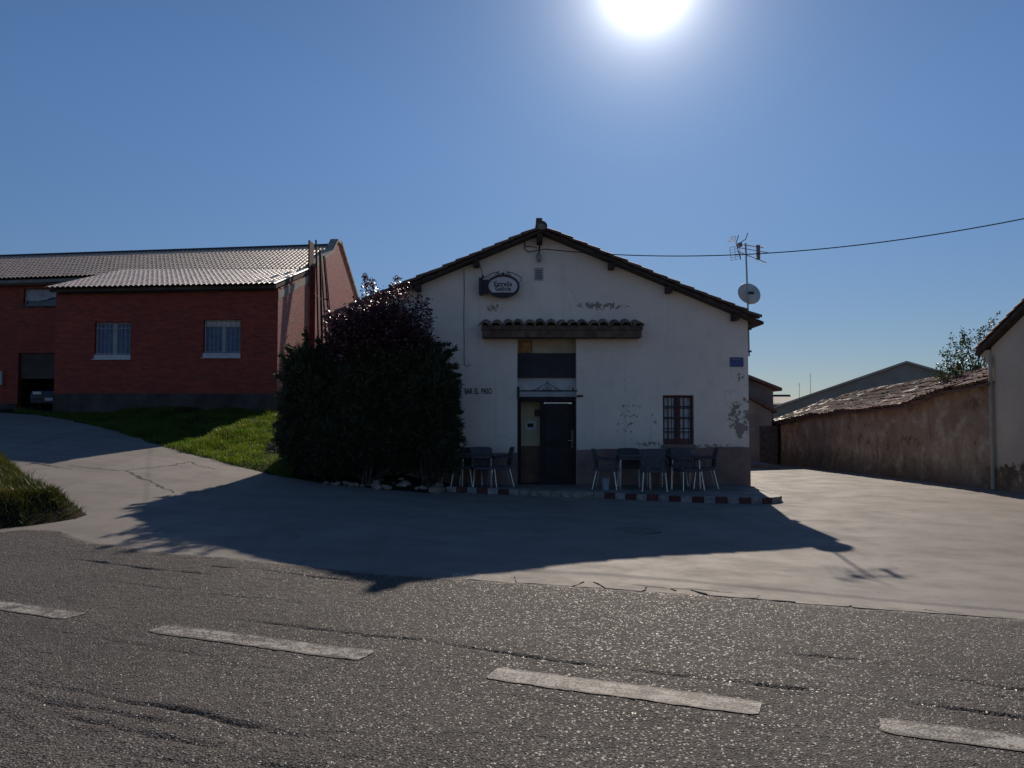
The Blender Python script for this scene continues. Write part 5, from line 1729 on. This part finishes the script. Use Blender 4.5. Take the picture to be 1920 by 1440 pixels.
ztop, zlo = W(1470, 742.5, CY + 4).z, W(1470, 757, CY).z
m = PB(cs); m.box(s0, s1, CY + 0.3, CY + 8, -3, zlo - 0.05); m.build("wall", OCHRE)
m = PB(cs); n_ = 60; vs = []
for (yy, zz) in ((CY, zlo), (CY + 4, ztop)):
    for k in range(n_ + 1):
        vs.append((s0 + (s1 - s0) * k / n_, yy, zz + 0.04 * (k % 2)))
vs += [(v[0], v[1], v[2] - 0.05) for v in vs]
N_ = 2 * (n_ + 1)
m.add(vs, [(k, k + 1, n_ + 2 + k, n_ + 1 + k) for k in range(n_)] + [(N_ + k, N_ + n_ + 1 + k, N_ + n_ + 2 + k, N_ + k + 1) for k in range(n_)] + [(k, N_ + k, N_ + k + 1, k + 1) for k in range(n_)])
m.build("roof", M("pale_corrugated", (0.30, 0.26, 0.23), 0.2, 0.6, 2, 0.0, spec=0.25))
m = PB(cs); m.box(s0, s1, CY + 3.8, CY + 4.2, ztop - 0.02, ztop + 0.12); m.build("ridge", DKTRIM)
for (px, pt, lab) in ((1520, 700, "taller of two thin radio masts far behind the corrugated shed"), (1499, 717, "shorter thin radio mast far left of the taller one")):
    b0 = W(px, 752, 90.0); t0 = W(px, pt, 90.0)
    ms = thing("radio_mast", lab, "mast", (b0.x, b0.y, -1.5), 0, "thin masts beyond the rooftops")
    m = MB(); m.tube([(0, 0, 0), (0, 0, t0.z + 1.5)], 0.045, 6, 0.02); m.build("pole", GALV, ms)
    m = MB(); m.tube([(-0.12, 0, t0.z + 1.2), (0.12, 0, t0.z + 1.2)], 0.018, 5); m.build("crossarm", GALV, ms)

# ------------------------------------------------------------------ grass banks and the planted bed
def poly_sd(X, Y, pts, closed=False):
    """signed distance to a polyline, positive on its left"""
    best = np.full(X.shape, 1e9); sg = np.zeros(X.shape)
    P = pts + [pts[0]] if closed else pts
    for a, b in zip(P[:-1], P[1:]):
        bx, by = b[0] - a[0], b[1] - a[1]
        L2 = bx * bx + by * by
        t = np.clip(((X - a[0]) * bx + (Y - a[1]) * by) / L2, 0, 1)
        dx, dy = X - a[0] - t * bx, Y - a[1] - t * by
        d = np.hypot(dx, dy)
        side = np.sign(bx * (Y - a[1]) - by * (X - a[0]))
        up = d < best - 1e-9
        best = np.where(up, d, best); sg = np.where(up, side, sg)
    return best * sg
edge_px = [(60, 778), (110, 786), (200, 806), (300, 839), (360, 854), (415, 868), (470, 882), (520, 894), (600, 906), (680, 915), (760, 922), (835, 927)]
bank_edge = [(lambda g: (g.x, g.y))(G(*p)) for p in edge_px] + [(WL + 2.9, 18.9)]
bank_edge = [(bank_edge[0][0] - 6, bank_edge[0][1] + 2.0)] + bank_edge
def bank_z(X, Y):
    d = poly_sd(X, Y, bank_edge)
    d = d + 0.10 * fbm(X, Y, 1.6, 17.0, 3)
    up = -0.10 + 0.13 * sstep(-0.15, 0.25, d)
    w = sstep(-16.5, -11.0, X) * sstep(-3.2, -5.6, X)
    hill = 0.55 * sstep(0.2, 5.0, d) * w + 0.16 * sstep(0.0, 1.0, d) * sstep(-7.5, -5.5, X) * sstep(-1.3, -2.2, X)
    return ground_h(X, Y) + up + hill + np.where(d > 0, 0.05, 0.0) * fbm(X, Y, 1.3, 4.0, 4) + 0.16 * sstep(0.3, 1.0, d) * w * np.clip(fbm(X, Y, 0.9, 14.0, 3), -0.3, 0.5)
SOIL = M("grassy_soil", (0.02, 0.022, 0.009), 0.35, 0.95, 1.5, 0.6, 25, 0.03, 0.1, c2=(0.018, 0.015, 0.010))
bank = link("grass_bank", grid_mesh("grass_bank", np.arange(-24, -0.9, 0.15), np.arange(15.5, 31.3, 0.15), bank_z, SOIL,
            keep=lambda X, Y: (poly_sd(X, Y, bank_edge) > -0.45) & ~((X > WL - 0.0) & (Y > FY + 0.05))))
struct(bank)

def mat_grass(name, c1, c2, trans):
    t = NT(name)
    t.n.remove(t.b)
    p = t.wpos()
    c = t.mix(t.ramp(t.noise(p, 1.8, 4), 0.3, 0.7), c1, c2)
    c = t.mix(t.math('MULTIPLY', t.ramp(t.noise(p, 0.9, 5, 0.7), 0.52, 0.68), 0.55), c, (0.13, 0.12, 0.045))
    c = t.mix(t.math('MULTIPLY', t.ramp(t.noise(p, 40, 2), 0.5, 0.8), 0.5), c, (c2[0] * 1.5, c2[1] * 1.2, c2[2]))
    d = t.new("ShaderNodeBsdfPrincipled"); t.set(d.inputs["Base Color"], c); d.inputs["Roughness"].default_value = 0.5; d.inputs["Specular IOR Level"].default_value = 0.35
    tr = t.new("ShaderNodeBsdfTranslucent"); t.set(tr.inputs["Color"], t.vmath('MULTIPLY', c, (1.6, 1.5, 0.7)))
    mx_ = t.new("ShaderNodeMixShader"); mx_.inputs[0].default_value = trans
    t.l.new(d.outputs[0], mx_.inputs[1]); t.l.new(tr.outputs[0], mx_.inputs[2]); t.l.new(mx_.outputs[0], t.out.inputs[0])
    return t.m
GRASS = mat_grass("bank_green_grass", (0.055, 0.11, 0.014), (0.11, 0.16, 0.025), 0.5)
WEEDS = mat_grass("yellowing_grass", (0.035, 0.05, 0.012), (0.07, 0.078, 0.018), 0.28)
def blades(name, X, Y, Z, hmin, hmax, width, mat, lean=0.5, seed=0):
    r = np.random.default_rng(seed); n = len(X)
    hgt = r.uniform(hmin, hmax, n); az_ = r.uniform(0, 2 * np.pi, n); ln = r.uniform(0.1, lean, n)
    dx, dy = np.cos(az_) * ln * hgt, np.sin(az_) * ln * hgt
    fa = r.uniform(0, np.pi, n); wx_, wy_ = np.cos(fa) * width / 2, np.sin(fa) * width / 2
    V = np.empty((n, 5, 3))
    V[:, 0] = np.stack([X - wx_, Y - wy_, Z - 0.02], 1); V[:, 1] = np.stack([X + wx_, Y + wy_, Z - 0.02], 1)
    V[:, 2] = np.stack([X + wx_ * .8 + dx * .35, Y + wy_ * .8 + dy * .35, Z + hgt * .55], 1)
    V[:, 3] = np.stack([X - wx_ * .8 + dx * .35, Y - wy_ * .8 + dy * .35, Z + hgt * .55], 1)
    V[:, 4] = np.stack([X + dx, Y + dy, Z + hgt * 0.97], 1)
    i = np.arange(n)[:, None] * 5
    T = np.concatenate([i + np.array([[0, 1, 2]]), i + np.array([[0, 2, 3]]), i + np.array([[3, 2, 4]])])
    return np_mesh(name, V.reshape(-1, 3), T, mat)
def scatter(x0, x1, y0, y1, n, test, seed):
    r = np.random.default_rng(seed)
    X, Y = r.uniform(x0, x1, n), r.uniform(y0, y1, n)
    k = test(X, Y, r)
    return X[k], Y[k]
X, Y = scatter(-18, -4.8, 17, 26.7, 150000, lambda X, Y, r: (poly_sd(X, Y, bank_edge) > 0.02 + 0.1 * r.random(len(X))) & (X > -16.5 + 0 * Y) & (r.random(len(X)) < 0.35 + 0.65 * (fbm(X, Y, 1.2, 3.0, 3) > -0.15)), 5)
tuft = 0.55 + 0.9 * np.clip(fbm(X, Y, 1.5, 8.0, 3) + 0.35, 0, 1)
tall = 0.05 + 0.26 * np.clip(fbm(X, Y, 1.5, 8.0, 4) + 0.1, 0.05, 0.8)
gme = blades("bank_grass", X, Y, bank_z(X, Y), 0.6 * tall, 1.3 * tall, 0.011, GRASS, 0.8, 2)
g_ = stuff(link("bank_grass", gme)); tag(g_, "sunlit short green grass on the bank before the brick annex", "grass")

mound_px = [(-700, 1030), (-60, 1008), (20, 992), (60, 988), (110, 980), (150, 974), (176, 965), (128, 950), (86, 928), (66, 902), (34, 880), (-10, 868), (-80, 858), (-700, 860)]
mound = [(lambda g: (g.x, g.y))(G(*p)) for p in mound_px]
def mound_z(X, Y):
    d = poly_sd(X, Y, mound, True) + 0.06 * fbm(X, Y, 2.0, 9.0, 3)
    return ground_h(X, Y) - 0.08 + 0.11 * sstep(-0.1, 0.2, d) + 0.36 * sstep(0.02, 0.55, d) * (0.8 + 0.7 * fbm(X, Y, 0.9, 21.0, 3))
mx0, mx1 = min(p[0] for p in mound), max(p[0] for p in mound); my0, my1 = min(p[1] for p in mound), max(p[1] for p in mound)
mo = link("grass_verge", grid_mesh("grass_verge", np.arange(mx0 - 0.4, mx1 + 0.5, 0.08), np.arange(my0 - 0.4, my1 + 0.5, 0.08), mound_z, SOIL, keep=lambda X, Y: poly_sd(X, Y, mound, True) > -0.35))
struct(mo)
X, Y = scatter(mx0, mx1, my0, my1, 260000, lambda X, Y, r: poly_sd(X, Y, mound, True) > 0.02 + 0.08 * r.random(len(X)), 15)
dm = poly_sd(X, Y, mound, True)
gme = blades("verge_grass", X, Y, mound_z(X, Y) - 0.10 * sstep(0.5, 0.0, dm), 0.05, 0.15, 0.011, WEEDS, 1.0, 12)
o = stuff(link("verge_grass", gme)); tag(o, "rough tufted grass on the verge where drive meets road", "grass")
X, Y = scatter(mx0, mx1, my0, my1, 22000, lambda X, Y, r: (poly_sd(X, Y, mound, True) > 0.5) & (fbm(X, Y, 1.7, 2.0, 3) > 0.15), 16)
gme = blades("tall_weeds", X, Y, mound_z(X, Y), 0.15, 0.32, 0.012, WEEDS, 0.7, 13)
o = stuff(link("tall_weeds", gme)); tag(o, "taller weeds rising out of the rough verge grass", "weeds")

# ------------------------------------------------------------------ shrubs and tree
def mat_leaf(name, c1, c2, rough, trans, spec=0.4):
    t = NT(name)
    p = t.pos()
    c = t.mix(t.ramp(t.noise(p, 2.2, 3), 0.3, 0.7), c1, c2)
    c = t.mix(t.ramp(t.noise(p, 30, 2), 0.35, 0.7), c, tuple(x * 1.5 for x in c2))
    t.set(t.b.inputs["Base Color"], c); t.b.inputs["Roughness"].default_value = rough; t.b.inputs["Specular IOR Level"].default_value = spec
    tr = t.new("ShaderNodeBsdfTranslucent"); t.set(tr.inputs["Color"], c)
    mx_ = t.new("ShaderNodeMixShader"); mx_.inputs[0].default_value = trans
    t.l.new(t.b.outputs[0], mx_.inputs[1]); t.l.new(tr.outputs[0], mx_.inputs[2]); t.l.new(mx_.outputs[0], t.out.inputs[0])
    return t.m
JUN = mat_leaf("juniper_needles", (0.040, 0.044, 0.030), (0.06, 0.066, 0.036), 0.7, 0.12, 0.2)
PLUMM = mat_leaf("plum_leaves", (0.055, 0.018, 0.024), (0.09, 0.025, 0.032), 0.36, 0.25, 0.9)
TREEM = mat_leaf("tree_leaves", (0.03, 0.05, 0.016), (0.055, 0.08, 0.022), 0.45, 0.3, 0.4)
BARK = M("grey_bark", (0.07, 0.055, 0.045), 0.35, 0.9, 9, 0.6, 40, 0.01, 0.15)
def unit(v): return v / np.maximum(np.linalg.norm(v, axis=-1, keepdims=True), 1e-9)
def sprays(P, D, L, wid, nb, r, fan=0.55):
    """at each point P a fan of nb slender sprigs of length L heading D"""
    n = len(P)
    P = np.repeat(P, nb, 0); D = np.repeat(D, nb, 0); L = np.repeat(L, nb) * r.uniform(0.6, 1.15, n * nb)
    D = unit(D + r.normal(0, fan, D.shape))
    S = unit(np.cross(D, r.normal(0, 1, D.shape)))
    w = (wid * r.uniform(0.7, 1.3, n * nb))[:, None]
    Lc = L[:, None]
    V = np.stack([P, P + D * Lc * .45 + S * w, P + D * Lc, P + D * Lc * .45 - S * w], 1)
    return V.reshape(-1, 3)
def quads(n): return np.arange(n * 4).reshape(-1, 4)
def juniper(label, base, lobes, n, seed, tips=()):
    """lobes: (cx, cy, cz, rx, ry, rz) in world metres"""
    r = np.random.default_rng(seed)
    t = thing("juniper_shrub", label, "shrub", base, 0, "junipers before the bar")
    b = np.array(base)
    Ps, Ds, Ls = [], [], []
    vol = np.array([l[3] * l[4] * l[5] for l in lobes]); cnt = (n * vol / vol.sum()).astype(int)
    for l, k in zip(lobes, cnt):
        c = np.array(l[:3]); rad = np.array(l[3:])
        u = unit(r.normal(0, 1, (k, 3)))
        lump = 1 + 0.24 * fbm(u[:, 0] * 3 + seed, u[:, 1] * 3 + u[:, 2] * 4, 1.0, seed * 3.0, 3) * 2
        rr = r.uniform(0.30, 1.0, k) ** 0.55
        p = c + u * rad * (rr * lump)[:, None]
        d = unit(u * np.array([1, 1, 0.6]) + np.array([0, 0, 0.75]) + r.normal(0, 0.3, (k, 3)))
        Ps.append(p); Ds.append(d); Ls.append(r.uniform(0.10, 0.26, k))
    m = MB()
    for (tp, rt) in tips:
        tp, rt = np.array(tp), np.array(rt)
        k = 46
        f = r.uniform(0.15, 1.0, k)
        p = rt + (tp - rt) * f[:, None] + np.array([0, 0, 0.10]) * (np.sin(f * np.pi))[:, None] + r.normal(0, 0.02, (k, 3))
        d = unit((tp - rt) / np.linalg.norm(tp - rt) + np.array([0, 0, 0.35]) + r.normal(0, 0.25, (k, 3)))
        Ps.append(p); Ds.append(d); Ls.append(r.uniform(0.07, 0.16, k))
        m.tube([tuple(rt - b), tuple((rt + tp) / 2 + np.array([0, 0, 0.1]) - b), tuple(tp - b)], 0.012, 4, 0.004)
    P, D, L_ = np.concatenate(Ps), np.concatenate(Ds), np.concatenate(Ls)
    ok = P[:, 2] > ground_h(P[:, 0], P[:, 1]) + 0.02
    ok &= ~((P[:, 1] > FY - 0.12) & (P[:, 0] > WL - 0.1))
    P, D, L_ = P[ok], D[ok], L_[ok]
    V = sprays(P - b, D, L_, 0.013, 6, r)
    link("foliage", np_mesh("foliage", V, quads(len(V) // 4), JUN), t)
    for l in lobes:
        for k in range(5):
            a = r.uniform(0, 6.28)
            tip = np.array([l[0] + math.cos(a) * l[3] * .5, l[1] + math.sin(a) * l[4] * .5, l[2] + l[5] * r.uniform(-.1, .5)])
            m.tube([(r.uniform(-.1, .1), r.uniform(-.1, .1), 0.0), tuple((tip - b) * np.array([.5, .5, .35])), tuple(tip - b)], 0.035, 5, 0.012)
    m.build("stem", BARK, t)
    return t
JY = 17.2
def J(px, py, y=JY): return tuple(W(px, py, y))
def lobe(px, py, rx, ry, rz, y=JY): return (*J(px, py, y), rx, ry, rz)
def base_at(px, y=JY):
    x = W(px, 780, y).x
    return (x, y, gh(x, y) + 0.05)
juniper("dark juniper at the left of the shrub clump with feathery upright tips", base_at(585, 17.6),
        [lobe(590, 770, .70, .75, 1.15, 17.7), lobe(575, 700, .48, .5, .62, 17.7), lobe(560, 830, .45, .55, .5, 17.4), lobe(625, 690, .5, .55, .55, 17.8), lobe(620, 840, .6, .6, .6, 17.2)], 9500, 4,
        [(J(541, 652, 17.6), J(553, 700, 17.6)), (J(573, 622, 17.6), J(577, 680, 17.6)), (J(528, 668, 17.6), J(550, 720, 17.6)), (J(520, 742, 17.6), J(550, 760, 17.6)), (J(596, 640, 17.6), J(600, 690, 17.6)), (J(518, 706, 17.6), J(550, 740, 17.6)), (J(516, 800, 17.4), J(550, 810, 17.4))])
juniper("broad dark juniper filling the middle of the shrub clump", base_at(690, 17.0),
        [lobe(690, 765, .85, .8, 1.2, 17.55), lobe(655, 835, .8, .65, .6, 17.3), lobe(720, 690, .75, .7, .6, 17.5), lobe(735, 830, .7, .6, .55, 17.5)], 11000, 5,
        [(J(655, 640, 17.3), J(670, 690, 17.3)), (J(690, 625, 17.3), J(700, 690, 17.3))])
juniper("dark juniper at the right of the clump with sprays reaching over the white wall", base_at(800, 17.2),
        [lobe(795, 760, .62, .7, 1.15, 17.4), lobe(790, 680, .48, .55, .5, 17.5), lobe(825, 745, .34, .5, .55, 17.4), lobe(810, 830, .55, .55, .6, 17.6), lobe(828, 860, .30, .4, .35, 17.1)], 9500, 6,
        [(J(857, 657, 17.4), J(800, 690, 17.4)), (J(845, 668, 17.5), J(805, 700, 17.4)), (J(860, 706, 17.4), J(825, 735, 17.4)), (J(857, 740, 17.3), J(830, 760, 17.4)), (J(861, 775, 17.4), J(830, 790, 17.4)), (J(862, 800, 17.4), J(825, 810, 17.4)), (J(852, 830, 17.2), J(820, 840, 17.2)), (J(838, 648, 17.6), J(800, 670, 17.5)), (J(858, 722, 17.4), J(835, 742, 17.4)), (J(868, 828, 17.2), J(830, 850, 17.2)), (J(858, 690, 17.4), J(820, 710, 17.4))])

def plum():
    r = np.random.default_rng(9)
    y0 = 17.35
    bs = base_at(715, y0)
    t = thing("plum_shrub", "tall purple leaved plum shrub glinting above the junipers at the bar's left eave", "shrub", bs)
    b = np.array(bs)
    m = MB()
    tips = [(685, 517, .9), (697, 527, .8), (745, 520, .8), (768, 533, .8), (757, 541, .7), (720, 546, .7), (735, 536, .6), (664, 560, .7), (648, 575, .6), (640, 600, .5), (620, 590, .5), (628, 615, .5), (787, 552, .7), (800, 560, .7), (806, 578, .6), (808, 600, .5), (805, 625, .5), (700, 560, .6), (780, 575, .5), (675, 590, .5), (655, 610, .5), (612, 580, .4), (740, 570, .5), (760, 590, .5), (720, 590, .4), (690, 610, .4), (770, 620, .4), (640, 640, .4), (612, 625, .4), (800, 655, .4), (730, 610, .4)]
    P, Nrm = [], []
    for (px, py, f) in tips:
        y = y0 + r.uniform(-0.55, 0.55)
        tip = np.array(W(px, py, y)); root = np.array([bs[0] + (tip[0] - bs[0]) * 0.45 + r.normal(0, .1), y0 + (y - y0) * .4, tip[2] - 1.25])
        midp = root + (tip - root) * 0.55 + r.normal(0, 0.05, 3)
        m.tube([tuple(b - b), tuple(root - b), tuple(midp - b), tuple(tip - b)], 0.022, 5, 0.003)
        k = 330
        f_ = r.uniform(0.0, 1.0, k) ** 0.8
        spread = (0.03 + 0.24 * (1 - f_))[:, None]
        p = root + (tip - root) * f_[:, None] + r.normal(0, 1, (k, 3)) * spread
        P.append(p)
    k = 11000
    u = unit(r.normal(0, 1, (k, 3))); c = np.array(W(704, 622, y0))
    P.append(c + u * np.array([1.12, .75, .66]) * (r.random(k) ** 0.4)[:, None])
    P = np.concatenate(P)
    P = P[~((P[:, 1] > FY - 0.4) & (P[:, 0] > EL.x - 0.1))]
    n = len(P)
    A = unit(r.normal(0, 1, (n, 3)) * np.array([1, 1, .55])); S = unit(np.cross(A, np.array([0.25, -0.13, 0.33]) + r.normal(0, .28, (n, 3))))
    ln = r.uniform(.026, .044, n)[:, None]
    P = P - b
    V = np.stack([P - A * ln, P + S * ln * .55, P + A * ln, P - S * ln * .55], 1).reshape(-1, 3)
    link("foliage", np_mesh("foliage", V, quads(n), PLUMM), t)
    m.build("stem", BARK, t)
plum()

def street_tree():
    r = np.random.default_rng(21)
    ty = 25.5
    c0 = W(1815, 780, ty)
    bs = (c0.x + 0.3, ty, gh(c0.x, ty))
    t = thing("garden_tree", "leafy green garden tree with open twiggy crown behind the mud shed", "tree", bs)
    b = np.array(bs); m = MB()
    top = np.array(W(1820, 720, ty)) - b
    m.tube([(0, 0, -0.1), (0.05, 0.02, 0.9), tuple(top * np.array([.5, .5, .7])), tuple(top)], 0.13, 8, 0.05)
    m.build("trunk", BARK, t)
    tips = [(1803, 618), (1790, 645), (1775, 655), (1770, 680), (1760, 695), (1812, 640), (1830, 660), (1850, 610), (1862, 600), (1870, 615), (1845, 640), (1780, 690), (1800, 690), (1825, 690), (1850, 680), (1872, 640), (1885, 660), (1768, 665), (1795, 665), (1810, 670), (1755, 705), (1838, 625), (1856, 655), (1880, 625), (1805, 635), (1895, 640), (1890, 690), (1765, 712), (1785, 708)]
    m = MB(); P = []
    for (px, py) in tips:
        y = ty + r.uniform(-1.1, 1.1)
        tip = np.array(W(px, py, y)) - b; root = top * np.array([1, 1, .9]) + r.normal(0, .12, 3)
        midp = (tip * .6 + root * .4) + np.array([0, 0, -.12]) + r.normal(0, .05, 3)
        m.tube([tuple(root), tuple(midp), tuple(tip)], 0.024, 4, 0.004)
        for _ in range(5):
            f = r.uniform(.3, .95); o_ = midp + (tip - midp) * f; e_ = o_ + r.normal(0, .18, 3) + np.array([0, 0, .12])
            m.tube([tuple(o_), tuple(e_)], 0.006, 3, 0.002)
            kk = 11; P.append(o_ + (e_ - o_) * r.uniform(.2, 1.1, kk)[:, None] + r.normal(0, .045, (kk, 3)))
        k = 34; f = r.uniform(0, 1.0, k)
        P.append(midp + (tip - midp) * f[:, None] + r.normal(0, 1, (k, 3)) * (0.05 + 0.16 * (1 - f))[:, None])
    k = 650; u = unit(r.normal(0, 1, (k, 3)))
    P.append(np.array(W(1822, 700, ty)) - b + u * np.array([.95, .9, .34]) * (r.random(k) ** .5)[:, None])
    m.build("branch", BARK, t)
    P = np.concatenate(P); n = len(P)
    A = unit(r.normal(0, 1, (n, 3))); S = unit(np.cross(A, r.normal(0, 1, (n, 3)))); ln = r.uniform(.03, .052, n)[:, None]
    V = np.stack([P - A * ln, P + S * ln * .6, P + A * ln, P - S * ln * .6], 1).reshape(-1, 3)
    link("crown", np_mesh("crown", V, quads(n), TREEM), t)
street_tree()

# stones edging the bed
STONE = M("field_stone", (0.34, 0.245, 0.20), 0.45, 0.9, 6, 0.7, 30, 0.02, 0.2, rnd=0.3)
edging = thing("stone_edging", "rough field stones edging the shrub bed beside the terrace", "stone edging", (*[(lambda g: (g.x, g.y))(G(760, 920))][0], gh(-2.2, 16.6)))
def stone_mesh(seed):
    r = random.Random(seed)
    bm = bmesh.new(); bmesh.ops.create_icosphere(bm, subdivisions=2, radius=1.0)
    off = [Vector((r.uniform(-1, 1), r.uniform(-1, 1), r.uniform(-1, 1))).normalized() for _ in range(7)]
    for v in bm.verts:
        for o_ in off:
            d = v.co.dot(o_)
            if d > 0.62: v.co -= o_ * (d - 0.62)
    me = bpy.data.meshes.new("stone"); bm.to_mesh(me); bm.free(); me.materials.append(STONE); return me
SM = [stone_mesh(k) for k in range(6)]
r_ = random.Random(3)
def put_stone(px, py, s, up=0.0):
    g = G(px, py); z = max(gh(g.x, g.y), 0) if False else gh(g.x, g.y)
    o_ = link("stone", SM[r_.randrange(6)], edging)
    o_.matrix_basis = Matrix.Translation(Vector((g.x, g.y, z + s * 0.35 + up)) - edging.location) @ Matrix.Rotation(r_.uniform(0, 6), 4, 'Z') @ Matrix.Diagonal((s * r_.uniform(.9, 1.4), s * r_.uniform(.8, 1.1), s * r_.uniform(.6, .9), 1))
for k in range(20):
    px = 612 + k * 11.2 + r_.uniform(-3, 3)
    put_stone(px, 908 + (px - 600) * 0.07 + r_.uniform(-2, 2), r_.uniform(.05, .10) if px < 700 else r_.uniform(.09, .16))
for row, (y_, up) in enumerate(((911, 0.10), (906, 0.20), (901, 0.30))):
    for k in range(12 - row):
        px = 704 + row * 9 + k * 10.8 + r_.uniform(-3, 3)
        put_stone(px, y_ + (px - 700) * 0.06 + r_.uniform(-2, 2), r_.uniform(.09, .15), up * 0.6)
for px, py, s in ((515, 862, .16), (524, 866, .12), (506, 868, .10)):
    g = G(px, py)
    o_ = link("stone", SM[1], edging)
    o_.matrix_basis = Matrix.Translation(Vector((g.x, g.y, float(bank_z(np.array([g.x]), np.array([g.y]))[0]) + s * .3)) - edging.location) @ Matrix.Rotation(px, 4, 'Z') @ Matrix.Diagonal((s * 1.3, s, s * .7, 1))

# ------------------------------------------------------------------ terrace furniture
RESIN = M("dark_woven_resin", (0.085, 0.082, 0.09), 0.3, 0.6, 20, 0.5, 160, 0.004, 0.35)
ALU = M("bare_aluminium_tube", (0.62, 0.61, 0.60), 0.1, 0.3, 5, 0.0, metal=0.9)
def make_chair(label, loc, rz):
    c = thing("chair", label, "chair", loc, rz, "woven terrace chairs")
    m = MB(); m.box(-0.24, 0.24, -0.23, 0.22, 0.40, 0.45); m.build("seat", RESIN, c, bevel=0.012)
    m = MB()
    n_ = 10; vs = []
    for (z, push) in ((0.46, 0.0), (0.66, 0.02), (0.88, 0.06)):
        for k in range(n_ + 1):
            x = -0.25 + 0.5 * k / n_
            vs.append((x, 0.21 + push + 0.035 * (1 - (x / 0.25) ** 2), z - (0.03 * (abs(x) / .25) ** 4 if z > .8 else 0)))
    N0 = len(vs); vs += [(a, b + 0.022, cc_) for a, b, cc_ in vs]
    fs = []
    for j in range(2):
        for k in range(n_):
            q = (j * (n_ + 1) + k, j * (n_ + 1) + k + 1, (j + 1) * (n_ + 1) + k + 1, (j + 1) * (n_ + 1) + k)
            fs.append(q); fs.append(tuple(N0 + i for i in q))
    for k in range(n_):
        fs.append((k, k + 1, N0 + k + 1, N0 + k)); t_ = 2 * (n_ + 1); fs.append((t_ + k, t_ + k + 1, N0 + t_ + k + 1, N0 + t_ + k))
    for j in range(2):
        for e in (0, n_): fs.append((j * (n_ + 1) + e, (j + 1) * (n_ + 1) + e, N0 + (j + 1) * (n_ + 1) + e, N0 + j * (n_ + 1) + e))
    m.add(vs, fs); m.build("backrest", RESIN, c)
    for sx in (-1, 1):
        m = MB(); m.tube([(sx * .26, -0.24, 0.44), (sx * .275, -0.23, 0.63), (sx * .275, -0.05, 0.66), (sx * .262, 0.23, 0.68)], 0.02, 6); m.build("armrest", RESIN, c)
        m = MB(); m.tube([(sx * .225, -0.20, 0.40), (sx * .26, -0.25, 0.0)], 0.013, 6); m.build("leg", ALU, c)
        m = MB(); m.tube([(sx * .225, 0.19, 0.40), (sx * .255, 0.28, 0.0)], 0.013, 6); m.build("leg", ALU, c)
    return c
def terr_z(x, y): return pave_z(x, y)
def tpos(px, y):
    x = W(px, 780, y).x
    return (x, y, terr_z(x, y) + 0.001)
c0 = make_chair("dark woven chair nearest the shrubs at the left table", tpos(857, 17.85), R(120))
for (px, y, rz, lab, dz) in (
        (906, 17.75, 12, "dark woven chair in front of the left table, second from the doorway", 0.0),
        (937, 18.15, -80, "dark woven chair beside the left of the doorway", 0.0),
        (884, 18.40, 180, "dark woven chair between the left table and the wall", 0.0),
        (1137, 17.45, 75, "dark woven chair nearest the doorway on its right side", 0.0),
        (1178, 18.30, 170, "dark woven chair with its back to the wall right of the doorway", 0.0),
        (1226, 17.10, -8, "dark woven chair out by the kerb, back towards the road, under the window's left edge", 0.0),
        (1262, 18.35, 185, "dark woven chair against the wall right under the maroon window", 0.0),
        (1288, 17.35, 20, "dark woven chair before the maroon window on the road side", 0.0),
        (1318, 17.85, -95, "rightmost dark woven chair, turned sideways on the terrace", 0.0)):
    p = tpos(px, y)
    dup(c0, p, R(rz), lab)
def make_table(label, loc, rz):
    t = thing("table", label, "table", loc, rz, "terrace tables")
    m = MB(); m.box(-0.36, 0.36, -0.36, 0.36, 0.705, 0.735); m.build("tabletop", RESIN, t, bevel=0.008)
    m = MB(); m.box(-0.33, 0.33, -0.33, 0.33, 0.64, 0.704); m.build("apron", RESIN, t)
    for sx in (-1, 1):
        for sy in (-1, 1):
            m = MB(); m.tube([(sx * .31, sy * .31, .64), (sx * .325, sy * .325, 0)], 0.02, 6); m.build("leg", ALU, t)
    return t
t0 = make_table("square dark terrace table left of the doorway, by the shrubs", tpos(893, 18.05), R(5))
dup(t0, tpos(1188, 17.75), R(-4), "square dark terrace table between doorway and maroon window")
dup(t0, tpos(1276, 17.85), R(8), "square dark terrace table under the maroon window")
pb = tpos(1135, 17.15)
pt = thing("bucket", "pale grey bucket standing on the terrace right of the doorway", "bucket", pb)
m = MB(); m.lathe([(0.07, 0.0), (0.085, 0.24), (0.09, 0.26), (0.083, 0.262), (0.066, 0.02), (0.005, 0.02)], 18); m.build("body", M("pale_plastic", (0.33, 0.34, 0.36), 0.1, 0.5, 5, 0.0), pt, smooth=False)
m = MB(); m.tube([(-0.088, 0, .24), (-0.07, -0.03, .30), (0, -0.04, .325), (0.07, -0.03, .30), (0.088, 0, .24)], 0.004, 5); m.build("handle", GALV, pt)
